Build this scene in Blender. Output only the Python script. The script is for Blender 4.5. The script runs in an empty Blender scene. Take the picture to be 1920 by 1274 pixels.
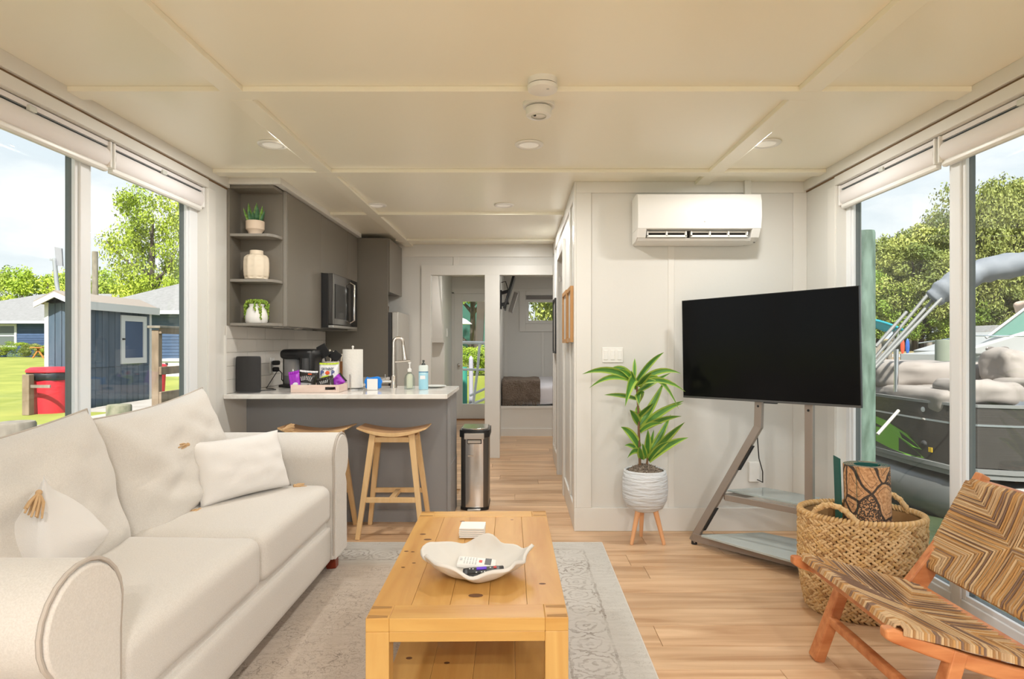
import bpy, math, random
from mathutils import Vector, Matrix, noise
R = math.radians
rnd = random.Random(7)
sc = bpy.context.scene
COL = sc.collection
# ---------------------------------------------------------------- camera
FX, VX, VY, H = 1150.0, 974.0, 644.0, 1.25
cd = bpy.data.cameras.new('camera'); cam = bpy.data.objects.new('camera', cd); COL.objects.link(cam)
cd.sensor_width = 36; cd.lens = FX/1920*36
cd.shift_x = -(VX-960)/1920; cd.shift_y = (VY-637)/1920
cd.clip_start = .02; cd.clip_end = 400
cam.location = (0, 0, H); cam.rotation_euler = (R(90), 0, 0)
sc.camera = cam
# ---------------------------------------------------------------- exposure
sc.view_settings.view_transform = 'Standard'; sc.view_settings.look = 'None'
sc.view_settings.gamma = 1; sc.view_settings.use_curve_mapping = False
sc.view_settings.exposure = 0.55
sc.cycles.max_bounces = 12; sc.cycles.diffuse_bounces = 6; sc.cycles.transparent_max_bounces = 24
sc.cycles.sample_clamp_indirect = 6
# ---------------------------------------------------------------- sky
w = bpy.data.worlds.new('world'); sc.world = w; w.use_nodes = True
nt = w.node_tree; nt.nodes.clear(); N = nt.nodes.new; L = nt.links.new
tc = N('ShaderNodeTexCoord'); sp = N('ShaderNodeSeparateXYZ'); L(tc.outputs['Generated'], sp.inputs[0])
rp = N('ShaderNodeValToRGB'); L(sp.outputs['Z'], rp.inputs[0])
rp.color_ramp.elements[0].position = 0.0; rp.color_ramp.elements[0].color = (.88, .93, .95, 1)
rp.color_ramp.elements[1].position = 0.75; rp.color_ramp.elements[1].color = (.50, .66, .90, 1)
e = rp.color_ramp.elements.new(.25); e.color = (.78, .86, .93, 1)
mp = N('ShaderNodeMapping'); mp.inputs['Scale'].default_value = (1.6, 1.6, 4.2); mp.inputs['Location'].default_value = (3.1, 1.2, .35)
L(tc.outputs['Generated'], mp.inputs[0])
nz = N('ShaderNodeTexNoise'); nz.inputs['Scale'].default_value = 2.0; nz.inputs['Detail'].default_value = 8; nz.inputs['Roughness'].default_value = .55
L(mp.outputs[0], nz.inputs['Vector'])
cr = N('ShaderNodeValToRGB'); cr.color_ramp.elements[0].position = .46; cr.color_ramp.elements[1].position = .62
L(nz.outputs['Fac'], cr.inputs[0])
mx = N('ShaderNodeMixRGB'); mx.inputs[2].default_value = (1.08, 1.08, 1.08, 1)
L(cr.outputs[0], mx.inputs[0]); L(rp.outputs[0], mx.inputs[1])
bg = N('ShaderNodeBackground'); bg.inputs['Strength'].default_value = .78; L(mx.outputs[0], bg.inputs[0])
wo = N('ShaderNodeOutputWorld'); L(bg.outputs[0], wo.inputs[0])
# ---------------------------------------------------------------- sun (high, from behind the camera)
sd = bpy.data.lights.new('sun', 'SUN'); sd.energy = 7.0; sd.angle = R(1.2); sd.color = (1, .96, .88)
so = bpy.data.objects.new('sun', sd); COL.objects.link(so)
so.rotation_euler = Vector((.05, -.85, 1.0)).normalized().to_track_quat('Z', 'Y').to_euler()

# ================================================================ helpers
def wm(o):
    m = o.matrix_basis.copy(); p = o.parent
    while p: m = p.matrix_basis @ m; p = p.parent
    return m
def P(px, py, Y):
    return Vector(((px-VX)/FX*Y, Y, H-(py-VY)/FX*Y))
class MB:
    def __init__(s): s.v = []; s.f = []; s.m = []
    def add(s, vs, fs, m=0):
        n = len(s.v); s.v += [Vector(v) for v in vs]
        s.f += [tuple(i+n for i in f) for f in fs]
        s.m += [m]*len(fs) if isinstance(m, int) else m
        return s
    def box(s, x0, y0, z0, x1, y1, z1, m=0):
        x0, x1 = sorted((x0, x1)); y0, y1 = sorted((y0, y1)); z0, z1 = sorted((z0, z1))
        return s.add([(x0,y0,z0),(x1,y0,z0),(x1,y1,z0),(x0,y1,z0),(x0,y0,z1),(x1,y0,z1),(x1,y1,z1),(x0,y1,z1)],
              [(0,3,2,1),(4,5,6,7),(0,1,5,4),(1,2,6,5),(2,3,7,6),(3,0,4,7)], m)
    def beam(s, p0, p1, w, h, up=(0,0,1), w1=None, h1=None, m=0):
        p0, p1 = Vector(p0), Vector(p1); d = (p1-p0).normalized(); up = Vector(up)
        a = d.cross(up).normalized(); b = a.cross(d).normalized()
        w1 = w if w1 is None else w1; h1 = h if h1 is None else h1
        vs = []
        for p, ww, hh in ((p0,w,h),(p1,w1,h1)):
            for i, j in ((-1,-1),(1,-1),(1,1),(-1,1)): vs.append(p+a*ww/2*i+b*hh/2*j)
        return s.add(vs, [(0,1,2,3),(7,6,5,4),(0,4,5,1),(1,5,6,2),(2,6,7,3),(3,7,4,0)], m)
    def tube(s, pts, r, n=8, cap=True, m=0, sx=1, sy=1, up=None):
        pts = [Vector(p) for p in pts]; k = len(pts)
        rs = r if isinstance(r, (list, tuple)) else [r]*k
        vs = []; a = None
        for i, p in enumerate(pts):
            d = (pts[min(i+1,k-1)]-pts[max(i-1,0)]).normalized()
            if a is None:
                u = Vector(up) if up else (Vector((0,0,1)) if abs(d.z) < .9 else Vector((1,0,0)))
                a = d.cross(u).normalized()
            a = (a-d*a.dot(d)).normalized(); b = d.cross(a)
            for j in range(n):
                t = 2*math.pi*j/n; vs.append(p+(a*math.cos(t)*sx+b*math.sin(t)*sy)*rs[i])
        fs = [(i*n+j, i*n+(j+1)%n, (i+1)*n+(j+1)%n, (i+1)*n+j) for i in range(k-1) for j in range(n)]
        if cap: fs += [tuple(range(n))[::-1], tuple((k-1)*n+j for j in range(n))]
        return s.add(vs, fs, m)
    def lathe(s, prof, c=(0,0,0), n=24, sx=1, sy=1, m=0, cap=True, rz=0, rfun=None):
        c = Vector(c); vs = []
        for r, z in prof:
            for j in range(n):
                t = 2*math.pi*j/n; rr = r*(rfun(t, z) if rfun else 1)
                x, y = math.cos(t)*rr*sx, math.sin(t)*rr*sy
                vs.append(c+Vector((x*math.cos(rz)-y*math.sin(rz), x*math.sin(rz)+y*math.cos(rz), z)))
        k = len(prof)
        fs = [(i*n+j, i*n+(j+1)%n, (i+1)*n+(j+1)%n, (i+1)*n+j) for i in range(k-1) for j in range(n)]
        if cap:
            if prof[0][0] > 1e-5: fs.append(tuple(range(n))[::-1])
            if prof[-1][0] > 1e-5: fs.append(tuple((k-1)*n+j for j in range(n)))
        return s.add(vs, fs, m)
    def prism(s, poly, axis, a0, a1, m=0):
        def mk(p, q, a):
            return {'x': (a,p,q), 'y': (p,a,q), 'z': (p,q,a)}[axis]
        n = len(poly)
        vs = [mk(p,q,a0) for p,q in poly]+[mk(p,q,a1) for p,q in poly]
        fs = [tuple(range(n))[::-1], tuple(range(n,2*n))]+[(i,(i+1)%n,n+(i+1)%n,n+i) for i in range(n)]
        return s.add(vs, fs, m)
    def grid(s, fn, nu, nv, m=0, cu=False):
        vs = [fn(i/nu, j/nv) for j in range(nv+1) for i in range(nu if cu else nu+1)]
        W = nu if cu else nu+1
        fs = [(j*W+i, j*W+(i+1)%W, (j+1)*W+(i+1)%W, (j+1)*W+i) for j in range(nv) for i in range(nu)]
        return s.add(vs, fs, m)
    def ell(s, c, ax, ay, az, n=8, k=5, m=0):
        c = Vector(c); vs = []
        for i in range(k+1):
            ph = math.pi*i/k
            for j in range(n):
                t = 2*math.pi*j/n
                vs.append(c+ax*math.sin(ph)*math.cos(t)+ay*math.sin(ph)*math.sin(t)+az*math.cos(ph))
        fs = [(i*n+j, (i+1)*n+j, (i+1)*n+(j+1)%n, i*n+(j+1)%n) for i in range(k) for j in range(n)]
        return s.add(vs, fs, m)
    def rbox(s, c, sx, sy, sz, r, n=8, crown=0, m=0, rot=None, nf=None):
        c = Vector(c); hx, hy, hz = sx/2, sy/2, sz/2
        for ax in range(3):
            for sg in (-1, 1):
                def fn(u, v, ax=ax, sg=sg):
                    def rm(t, h):  # denser near the rim
                        t = t*2-1; return h*math.copysign(abs(t)**.75, t)
                    hs = [hx, hy, hz]; q = [0, 0, 0]; o = [i for i in range(3) if i != ax]
                    q[ax] = sg*hs[ax]; q[o[0]] = rm(u, hs[o[0]]); q[o[1]] = rm(v, hs[o[1]])
                    q = Vector(q); i = Vector([max(-hs[k]+r, min(hs[k]-r, q[k])) for k in range(3)])
                    d = q-i
                    p = i+d.normalized()*r if d.length > 1e-9 else q
                    if crown:
                        f = (1-(p.x/hx)**2)*(1-(p.y/hy)**2)
                        p.z += crown*f*(1 if p.z > 0 else -.3)
                    if nf: p = p+nf(p)
                    return c+(rot @ p if rot else p)
                b = len(s.f); s.grid(fn, n, n, m)
                flip = (sg < 0) != (ax == 1)
                if flip: s.f[b:] = [f[::-1] for f in s.f[b:]]
        return s
    def frame(s, ax, d0, d1, a0, a1, b0, b1, w, wb=None, wt=None, m=0):
        '''four members without overlap; ax = normal axis, a = first in-plane axis (uprights at its ends), b = second'''
        wb = w if wb is None else wb; wt = w if wt is None else wt
        for q in ((a0, a0+w, b0, b1), (a1-w, a1, b0, b1), (a0+w, a1-w, b0, b0+wb), (a0+w, a1-w, b1-wt, b1)):
            if ax == 'x': s.box(d0, q[0], q[2], d1, q[1], q[3], m)
            else: s.box(q[0], d0, q[2], q[1], d1, q[3], m)
        return s
    def build(s, name, mat, parent=None, smooth=False, bevel=0, seg=2, props=None, weld=0):
        me = bpy.data.meshes.new(name)
        vs = s.v
        o = bpy.data.objects.new(name, me)
        if parent:
            inv = wm(parent).inverted(); vs = [inv @ v for v in vs]; o.parent = parent
        else:
            xs = [v.x for v in vs]; ys = [v.y for v in vs]; zs = [v.z for v in vs]
            c = Vector(((min(xs)+max(xs))/2, (min(ys)+max(ys))/2, min(zs)))
            vs = [v-c for v in vs]; o.location = c
        me.from_pydata(vs, [], s.f)
        mats = mat if isinstance(mat, (list, tuple)) else [mat]
        for mm in mats: me.materials.append(mm)
        if len(mats) > 1: me.polygons.foreach_set('material_index', s.m)
        if weld:
            import bmesh
            b = bmesh.new(); b.from_mesh(me); bmesh.ops.remove_doubles(b, verts=b.verts, dist=weld); b.to_mesh(me); b.free()
        if smooth:
            me.shade_smooth()
            me.set_sharp_from_angle(angle=R(50 if smooth is True else smooth))
        me.update(); COL.objects.link(o)
        if bevel:
            md = o.modifiers.new('bevel', 'BEVEL'); md.width = bevel; md.segments = seg; md.limit_method = 'ANGLE'; md.angle_limit = R(40)
        if props:
            for k, v in props.items(): o[k] = v
        return o
def bx(*a): return MB().box(*a)
def thing(name, label, cat, loc, rz=0, group=None):
    o = bpy.data.objects.new(name, None); COL.objects.link(o); o.empty_display_size = .1
    o.location = loc; o.rotation_euler = (0, 0, rz); o['label'] = label; o['category'] = cat
    if group: o['group'] = group
    return o
def tag(o, label, cat, group=None):
    o['label'] = label; o['category'] = cat
    if group: o['group'] = group
    return o
def st(o): o['kind'] = 'structure'; return o
def stuff(o): o['kind'] = 'stuff'; return o
def dup(root, loc=None, rz=None, label=None, group=None, sc_=None):
    def cp(o, par):
        c = o.copy(); COL.objects.link(c); c.parent = par
        for ch in list(o.children): cp(ch, c)
        return c
    r = cp(root, None)
    if loc is not None: r.location = loc
    if rz is not None: r.rotation_euler = (0, 0, rz)
    if sc_: r.scale = (sc_,)*3
    if label: r['label'] = label
    if group: r['group'] = group
    return r
def text(s_, size, name, mat, parent, m4, ext=.0005, align='CENTER'):
    c = bpy.data.curves.new(name, 'FONT'); c.body = s_; c.size = size; c.extrude = ext; c.align_x = align; c.align_y = 'CENTER'; c.offset = size*.03
    t = bpy.data.objects.new(name, c); COL.objects.link(t)
    dg = bpy.context.evaluated_depsgraph_get()
    me = bpy.data.meshes.new_from_object(t.evaluated_get(dg)); bpy.data.objects.remove(t)
    me.materials.clear(); me.materials.append(mat)
    o = bpy.data.objects.new(name, me); COL.objects.link(o)
    if parent: o.parent = parent; me.transform(wm(parent).inverted() @ m4)
    else: me.transform(m4)
    return o
def frame4(o, x, y):
    x = Vector(x).normalized(); y = Vector(y); y = (y-x*y.dot(x)).normalized(); z = x.cross(y)
    m = Matrix((x, y, z)).transposed().to_4x4(); m.translation = Vector(o); return m

# ================================================================ materials
def M(name, col, rough=.5, metal=0, col2=None, scale=(1,1,1), detail=4, lo=.35, hi=.65, bump=0, bscale=None, spec=.5,
      coat=0, var=0, trans=0, ior=1.45, alpha=1, emis=None, sheen=0, dist=0, bdist=.01):
    m = bpy.data.materials.new(name); m.use_nodes = True; nt = m.node_tree; n = nt.nodes; b = n['Principled BSDF']; l = nt.links.new
    c4 = lambda c: (c[0], c[1], c[2], 1)
    b.inputs['Base Color'].default_value = c4(col); b.inputs['Roughness'].default_value = rough; b.inputs['Metallic'].default_value = metal
    b.inputs['Specular IOR Level'].default_value = spec; b.inputs['Coat Weight'].default_value = coat; b.inputs['Coat Roughness'].default_value = .08
    b.inputs['Transmission Weight'].default_value = trans; b.inputs['IOR'].default_value = ior; b.inputs['Alpha'].default_value = alpha
    b.inputs['Sheen Weight'].default_value = sheen
    if emis: b.inputs['Emission Color'].default_value = c4(emis[0]); b.inputs['Emission Strength'].default_value = emis[1]
    out = None; fac = None; tc = None
    if col2 or bump or var:
        tc = n.new('ShaderNodeTexCoord'); vec = tc.outputs['Object']
        if var:
            oi = n.new('ShaderNodeObjectInfo'); va = n.new('ShaderNodeVectorMath'); va.operation = 'SCALE'; va.inputs[0].default_value = (37, 51, 23)
            l(oi.outputs['Random'], va.inputs['Scale']); vb = n.new('ShaderNodeVectorMath'); l(vec, vb.inputs[0]); l(va.outputs[0], vb.inputs[1]); vec = vb.outputs[0]
    if col2:
        mp = n.new('ShaderNodeMapping'); mp.inputs['Scale'].default_value = scale; l(vec, mp.inputs[0])
        nz = n.new('ShaderNodeTexNoise'); nz.inputs['Scale'].default_value = 1; nz.inputs['Detail'].default_value = detail; nz.inputs['Distortion'].default_value = dist
        l(mp.outputs[0], nz.inputs['Vector'])
        rp = n.new('ShaderNodeValToRGB'); rp.color_ramp.elements[0].position = lo; rp.color_ramp.elements[1].position = hi
        rp.color_ramp.elements[0].color = c4(col); rp.color_ramp.elements[1].color = c4(col2); l(nz.outputs['Fac'], rp.inputs[0]); out = rp.outputs[0]; fac = nz.outputs['Fac']
    if var:
        if out is None:
            rgb = n.new('ShaderNodeRGB'); rgb.outputs[0].default_value = c4(col); out = rgb.outputs[0]
        hs = n.new('ShaderNodeHueSaturation'); mr = n.new('ShaderNodeMapRange'); mr.inputs['To Min'].default_value = 1-var; mr.inputs['To Max'].default_value = 1+var
        l(oi.outputs['Random'], mr.inputs[0]); l(mr.outputs[0], hs.inputs['Value']); l(out, hs.inputs['Color']); out = hs.outputs[0]
    if out is not None: l(out, b.inputs['Base Color'])
    if bump:
        bp = n.new('ShaderNodeBump'); bp.inputs['Strength'].default_value = bump; bp.inputs['Distance'].default_value = bdist
        if bscale or fac is None:
            mp2 = n.new('ShaderNodeMapping'); mp2.inputs['Scale'].default_value = bscale or scale; l(vec, mp2.inputs[0])
            nz2 = n.new('ShaderNodeTexNoise'); nz2.inputs['Scale'].default_value = 1; nz2.inputs['Detail'].default_value = 3; l(mp2.outputs[0], nz2.inputs['Vector']); fac = nz2.outputs['Fac']
        l(fac, bp.inputs['Height']); l(bp.outputs[0], b.inputs['Normal'])
    return m
WALL = M('wall_paint', (.69,.68,.645), .45, bump=.04, bscale=(60,60,60))
CEIL = M('ceiling_paint', (.90,.865,.74), .28, bump=.03, bscale=(8,8,8), spec=.5)
TRIM = M('trim_paint', (.73,.715,.675), .35)
VINYL = M('window_vinyl', (.80,.82,.84), .3)
GASK = M('gasket_grey', (.16,.18,.18), .5)
SHADE = M('shade_fabric', (.80,.77,.77), .7, bump=.05, bscale=(300,300,300))
PLANK = M('floor_planks', (.47,.27,.14), .35, col2=(.72,.49,.30), scale=(.9,11,11), detail=7, lo=.33, hi=.67, var=.13, bump=.05, dist=1.2)
SUBF = M('subfloor_wood', (.46,.27,.13), .5)
CAB = M('cabinet_grey', (.185,.165,.135), .35, spec=.5)
CABE = M('cabinet_grey_edge', (.25,.23,.20), .35)
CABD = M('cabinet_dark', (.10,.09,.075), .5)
PAN = M('peninsula_grey', (.27,.27,.275), .42)
QUARTZ = M('quartz', (.83,.81,.77), .10, col2=(.70,.67,.63), scale=(5,9,5), detail=8, lo=.5, hi=.72, dist=2)
TILE = M('tile_white', (.74,.71,.66), .25, var=.04)
GROUT = M('grout', (.55,.52,.48), .8)
STEEL = M('brushed_steel', (.55,.54,.52), .28, 1, bump=.02, bscale=(300,300,4))
NICK = M('brushed_nickel', (.62,.58,.53), .25, 1)
CHROME = M('chrome', (.75,.75,.76), .1, 1)
BLACK = M('black_plastic', (.014,.014,.015), .35)
BLKM = M('black_matte', (.02,.02,.021), .7)
SCREEN = M('screen_black', (.004,.004,.0045), .14, spec=.12)
GREYP = M('dark_grey_plastic', (.06,.06,.062), .4)
WHITE = M('white_plastic', (.82,.81,.78), .35)
WHITE2 = M('white_unit', (.83,.82,.80), .5)
OAKT = M('table_oak', (.47,.23,.052), .42, col2=(.60,.34,.10), scale=(14,1.6,14), detail=6, lo=.3, hi=.7, var=.06, bump=.04, dist=.8)
OAKX = M('table_oak_cross', (.49,.245,.055), .42, col2=(.62,.36,.105), scale=(1.6,14,14), detail=6, lo=.3, hi=.7, var=.05, bump=.04, dist=.8)
OAKV = M('table_oak_upright', (.53,.28,.075), .42, col2=(.66,.40,.13), scale=(16,16,1.8), detail=6, lo=.3, hi=.7, var=.05, bump=.04, dist=.8)
KNOT = M('knot_brown', (.13,.05,.012), .6)
ENDG = M('end_grain', (.34,.17,.04), .6)
SEATW = M('stool_seat_wood', (.44,.235,.105), .4, col2=(.60,.36,.18), scale=(2,60,20), lo=.35, hi=.65)
BEECH = M('stool_beech', (.68,.435,.20), .42, col2=(.76,.52,.27), scale=(30,30,3), lo=.3, hi=.7)
TEAK = M('teak', (.42,.13,.04), .38, col2=(.62,.26,.10), scale=(5,30,30), detail=5, lo=.3, hi=.7)
SOFA = M('sofa_linen', (.60,.565,.52), .9, col2=(.66,.625,.58), scale=(260,260,260), detail=2, bump=.25, bscale=(420,420,420), sheen=.2, bdist=.002)
PIPE_ = M('sofa_piping', (.47,.42,.37), .9)
THROW = M('pillow_linen', (.74,.715,.69), .9, bump=.3, bscale=(300,300,300), sheen=.2, bdist=.002)
TASS = M('tassel_tan', (.55,.36,.19), .8)
MAHOG = M('sofa_foot', (.20,.03,.012), .3)
GLASST = M('stand_glass', (.42,.47,.46), .12, spec=.6)
TAUPE = M('stand_metal', (.33,.285,.25), .38, .5)
POTW = M('pot_white', (.66,.69,.72), .6, bump=.9, bscale=(9,9,60), bdist=.02)
MOSS = M('moss', (.20,.15,.11), .9, col2=(.45,.38,.31), scale=(80,80,80), bump=1, bscale=(120,120,120), bdist=.02)
LEAFD = M('leaf_green', (.055,.18,.03), .38, col2=(.11,.30,.045), scale=(9,9,9), var=.15)
LEAFL = M('leaf_edge', (.34,.48,.07), .38, var=.1)
PEACH = M('pot_leg_wood', (.75,.40,.20), .45)
STEM = M('plant_stem', (.22,.12,.06), .8)
ROPE = [M('rope_%s' % k, c, .8, bump=.4, bscale=(200,200,200), bdist=.003) for k, c in (('gold', (.46,.25,.09)), ('tan', (.47,.31,.17)), ('straw', (.55,.38,.21)), ('brown', (.20,.12,.08)), ('umber', (.34,.18,.07)))]
SEAG = [M('seagrass_%s' % k, c, .8, bump=.3, bscale=(150,150,150), bdist=.003) for k, c in (('pale', (.62,.42,.21)), ('gold', (.54,.34,.14)), ('brown', (.38,.22,.09)))]
SHELLW = M('shell_bowl', (.68,.655,.61), .55, col2=(.60,.53,.46), scale=(6,6,6), lo=.55, hi=.85)
def glass_mat(name, tint=(1,1,1)):
    m = bpy.data.materials.new(name); m.use_nodes = True; nt = m.node_tree; nt.nodes.clear(); n = nt.nodes.new; l = nt.links.new
    t = n('ShaderNodeBsdfTransparent'); t.inputs[0].default_value = (*tint, 1); g = n('ShaderNodeBsdfGlossy'); g.inputs['Roughness'].default_value = 0.0
    lw = n('ShaderNodeLayerWeight'); pw_ = n('ShaderNodeMath'); pw_.operation = 'POWER'; pw_.inputs[1].default_value = 4.5; l(lw.outputs['Facing'], pw_.inputs[0]); f = n('ShaderNodeMapRange'); f.inputs['To Min'].default_value = .03; f.inputs['To Max'].default_value = .55; l(pw_.outputs[0], f.inputs[0]); x = n('ShaderNodeMixShader'); o = n('ShaderNodeOutputMaterial')
    l(f.outputs[0], x.inputs[0]); l(t.outputs[0], x.inputs[1]); l(g.outputs[0], x.inputs[2]); l(x.outputs[0], o.inputs[0]); return m
GLASS = glass_mat('window_glass', (.97,.985,.98))
BOTG = glass_mat('bottle_glass', (.86,.92,.90))
# ================================================================ the room shell
XW = 1.91; ZC = 2.325; ZB = 2.302; YA = 4.088; YP = 6.68; YE = 10.0; YR = -1.6
fl = st(bx(-2.06, YR-.1, -.16, 2.06, YE+.1, -.012).build('floor', SUBF))
rn = random.Random(3)
PW = .1822; y = YE; row = 0
ys0 = 1.0
while y > ys0:
    y0 = y-PW; xr = XW if y0 < YA+.02 else .46
    x = -XW-rn.uniform(0, 1.2)
    while x < xr:
        x1 = x+1.22; a, b = max(x, -XW), min(x1, xr)
        hidden = (b < -1.0 and y < 3.25 and y0 > 1.2) or (y < 2.2 and -1 < a and b < .45) or (y0 > 4.35 and b < -.5 and y < 6.6) or (y0 > 8.4 and a > -.3)
        if b-a > .03 and not hidden:
            g = .0009
            bx(a+g, max(y0,0)+g, -.012, b-g, y-g, 0).build('plank', PLANK, fl, bevel=.0012, seg=1)
        x = x1
    y = y0; row += 1
bx(-XW, YR, -.012, XW, y, 0).build('floor_front_strip', SUBF, fl)
bx(-XW, y, -.012, XW, YA, -.006).build('underlay', SUBF, fl)

def wall(name, mb): return st(mb.build(name, WALL))
TH = .15; WZ0, WZ1 = .035, 2.2
def side_wall(sg, name, y1):
    X0, X1 = sg*XW, sg*(XW+TH); m = MB()
    for a, b in ((YR, -.9), (1.3, 1.80), (y1, YE)): m.box(X0, a, 0, X1, b, ZC)
    for a, b in ((-.9, 1.3), (1.80, y1)): m.box(X0, a, WZ1, X1, b, ZC)
    return wall(name, m)
WL = side_wall(-1, 'wall_left', 3.748); WR = side_wall(1, 'wall_right', 3.695)
# ceiling and battens
ce = st(bx(-XW-TH, YR-.1, ZC, XW+TH, YE+.15, ZC+.12).build('ceiling', CEIL))
for yb in (1.335, 2.56, 3.775): bx(-XW, yb, ZB, XW, yb+.093, ZC).build('batten', CEIL, ce, bevel=.002)
for yb in (5.02, 6.29): bx(-1.62 if yb < 6 else -1.27, yb, ZB, .377, yb+.093, ZC).build('batten', CEIL, ce, bevel=.002)
for xb, yy in ((-1.249, YP), (1.166, YA)):
    cuts = [YR, 1.335, 1.428, 2.56, 2.653, 3.775, 3.868, 5.02, 5.113, 6.29, 6.383, 9]
    for i in range(0, 11, 2):
        a, b = cuts[i], min(cuts[i+1], yy)
        if a < b: bx(xb, a, ZB, xb+.093, b, ZC).build('batten', CEIL, ce, bevel=.002)
# crown and frieze boards over the windows
for sg, nm, y1 in ((-1, 'left', 4.0), (1, 'right', YA)):
    st(bx(sg*XW, YR, 2.262, sg*(XW-.022), y1, ZC).build('trim_crown_%s' % nm, TRIM, bevel=.002))
    st(bx(sg*XW, YR, 2.2525, sg*(XW-.006), y1, 2.2615).build('trim_gap_%s' % nm, M('gap_brown_%s' % nm, (.20,.12,.06), .8)))
    st(bx(sg*XW, YR, WZ1, sg*(XW-.012), y1-(.25 if sg < 0 else .39), 2.252).build('trim_frieze_%s' % nm, TRIM, bevel=.002))
st(bx(-XW, 3.98, 2.285, -1.60, 4.03, ZC).build('trim_cabinet_crown', TRIM, bevel=.002))
st(bx(-1.60, 3.98, 2.285, -1.55, 6.02, ZC).build('trim_cabinet_crown_side', TRIM, bevel=.002))
# front wall behind the camera, unseen; glazed doors put in to admit light
fw = MB(); 
for a, b in ((-XW-TH, -1.55), (1.55, XW+TH)): fw.box(a, YR-.1, 0, b, YR, ZC)
fw.box(-1.55, YR-.1, 2.15, 1.55, YR, ZC); wall('wall_front', fw)
m = MB()
for a in (-1.55, -.04, 1.49): m.box(a, YR-.08, 0, a+.06 if a != -.04 else .04, YR-.02, 2.15)
m.box(-1.49, YR-.079, 2.07, -.04, YR-.021, 2.15); m.box(-1.49, YR-.079, 0, -.04, YR-.021, .1); m.box(.04, YR-.079, 2.07, 1.49, YR-.021, 2.15); m.box(.04, YR-.079, 0, 1.49, YR-.021, .1)
dr = st(m.build('door_1', VINYL))
bx(-1.49, YR-.055, .1, -.04, YR-.05, 2.07).build('pane', GLASS, dr); bx(.04, YR-.055, .1, 1.49, YR-.05, 2.07).build('pane', GLASS, dr)
# wall with the air conditioner, hall wall, partition
wall('wall_back_right', bx(.377, YA, 0, XW+TH, YA+.09, ZC))
hw = MB().box(.377, YA+.09, 0, .46, 5.10, ZC).box(.377, 5.10, 2.03, .46, 5.82, ZC).box(.377, 5.82, 0, .46, YP, ZC)
wall('wall_hall', hw)
D1 = (-.964, -.378); D2 = (-.215, .366); DZ = 1.993
pm = MB().box(-XW, YP, 0, D1[0], YP+.08, ZC).box(D1[1], YP, 0, D2[0], YP+.08, ZC).box(D2[1], YP, 0, XW, YP+.08, ZC).box(D1[0], YP, DZ, D1[1], YP+.08, ZC).box(D2[0], YP, DZ, D2[1], YP+.08, ZC)
wall('wall_partition', pm)
wall('wall_divider', bx(-.35, YP+.08, 0, -.25, YE, ZC))
wall('wall_rear', MB().box(-XW, YE, 0, -1.10, YE+.12, ZC).box(-1.10, YE, 2.08, -.20, YE+.12, ZC).box(-.20, YE, 0, .10, YE+.12, ZC)
     .box(.10, YE, 0, .62, YE+.12, 1.57).box(.10, YE, 1.97, .62, YE+.12, ZC).box(.62, YE, 0, XW, YE+.12, ZC))
# flat trim boards (board and batten) -------------------------------------------
def tr(name, *b, mat=TRIM): return st(bx(*b).build(name, mat, bevel=.0025))
T = .014
k = [0]
def tn(*b, mat=TRIM):
    k[0] += 1; return tr('trim_%d' % k[0], *b, mat=mat)
tn(.377, YA-T, .155, .477, YA, 2.25); tn(.377, YA-T, 2.25, XW, YA, ZC-.0)
tn(1.82, YA-T, .155, XW, YA, 2.25)
tn(.99, YA-T*.25, .155, 1.03, YA, 2.25)
st(bx(.363, YA-T, 0, XW, YA, .155).build('baseboard_back', TRIM, bevel=.003))
st(bx(.363, YA-T+.0005, 0, .377, 5.02, .155).build('baseboard_hall', TRIM, bevel=.003))
st(bx(.363, 5.90, 0, .377, YP, .155).build('baseboard_hall_far', TRIM, bevel=.003))
tn(.363, YA-T, .155, .377, YA+.09, ZC); tn(.363, YA+.10, 2.22, .377, YP, ZC)
for yy in (4.42,): tn(.363, yy, .155, .377, yy+.05, 2.22)
tn(.355, 5.02, 0, .377, 5.10, 2.11); tn(.355, 5.82, 0, .377, 5.90, 2.11); tn(.355, 5.10, 2.03, .377, 5.82, 2.11)
tn(.363, 6.35, .155, .377, 6.40, 2.22)
tn(-XW, YP-T, 2.19, .363, YP, ZC)
tn(D1[0]-.105, YP-T, 0, D1[0], YP, DZ+.105); tn(D1[1], YP-T, 0, D2[0], YP, DZ+.001)
tn(D1[0], YP-T, DZ, D2[1]-.003, YP, DZ+.105)
tn(-.72, YP-T*.5, DZ+.105, -.66, YP, 2.19)
tn(XW, 3.60, 0, XW-.012, 3.695, .001)
# doorway strike, stair panel in the rear entry
bx(.374, 5.819, 1.835, .40, 5.823, 1.885).build('door_strike', NICK, tn(.40, 5.814, 0, .455, 5.822, 2.03, mat=TRIM))
sp_ = st(MB().prism([(-XW, 0), (-1.055, 0), (-1.055, 1.26), (-XW, 1.26)], 'y', 8.62, 8.72).build('wall_stair_lower', WALL))
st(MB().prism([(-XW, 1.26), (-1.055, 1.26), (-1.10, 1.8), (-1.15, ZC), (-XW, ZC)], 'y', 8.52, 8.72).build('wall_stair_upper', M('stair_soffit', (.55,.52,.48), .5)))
st(bx(-XW, 8.72, 0, -1.10, YE, ZC).build('wall_entry_side', WALL))
swp = bx(-1.10, 9.25, 1.35, -1.09, 9.34, 1.47).build('switch_plate', WHITE); tag(swp, 'white switch plate on the side wall of the rear entry', 'switch')
bx(-1.091, 9.28, 1.38, -1.086, 9.31, 1.44).build('rocker', WHITE, swp)
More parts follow.
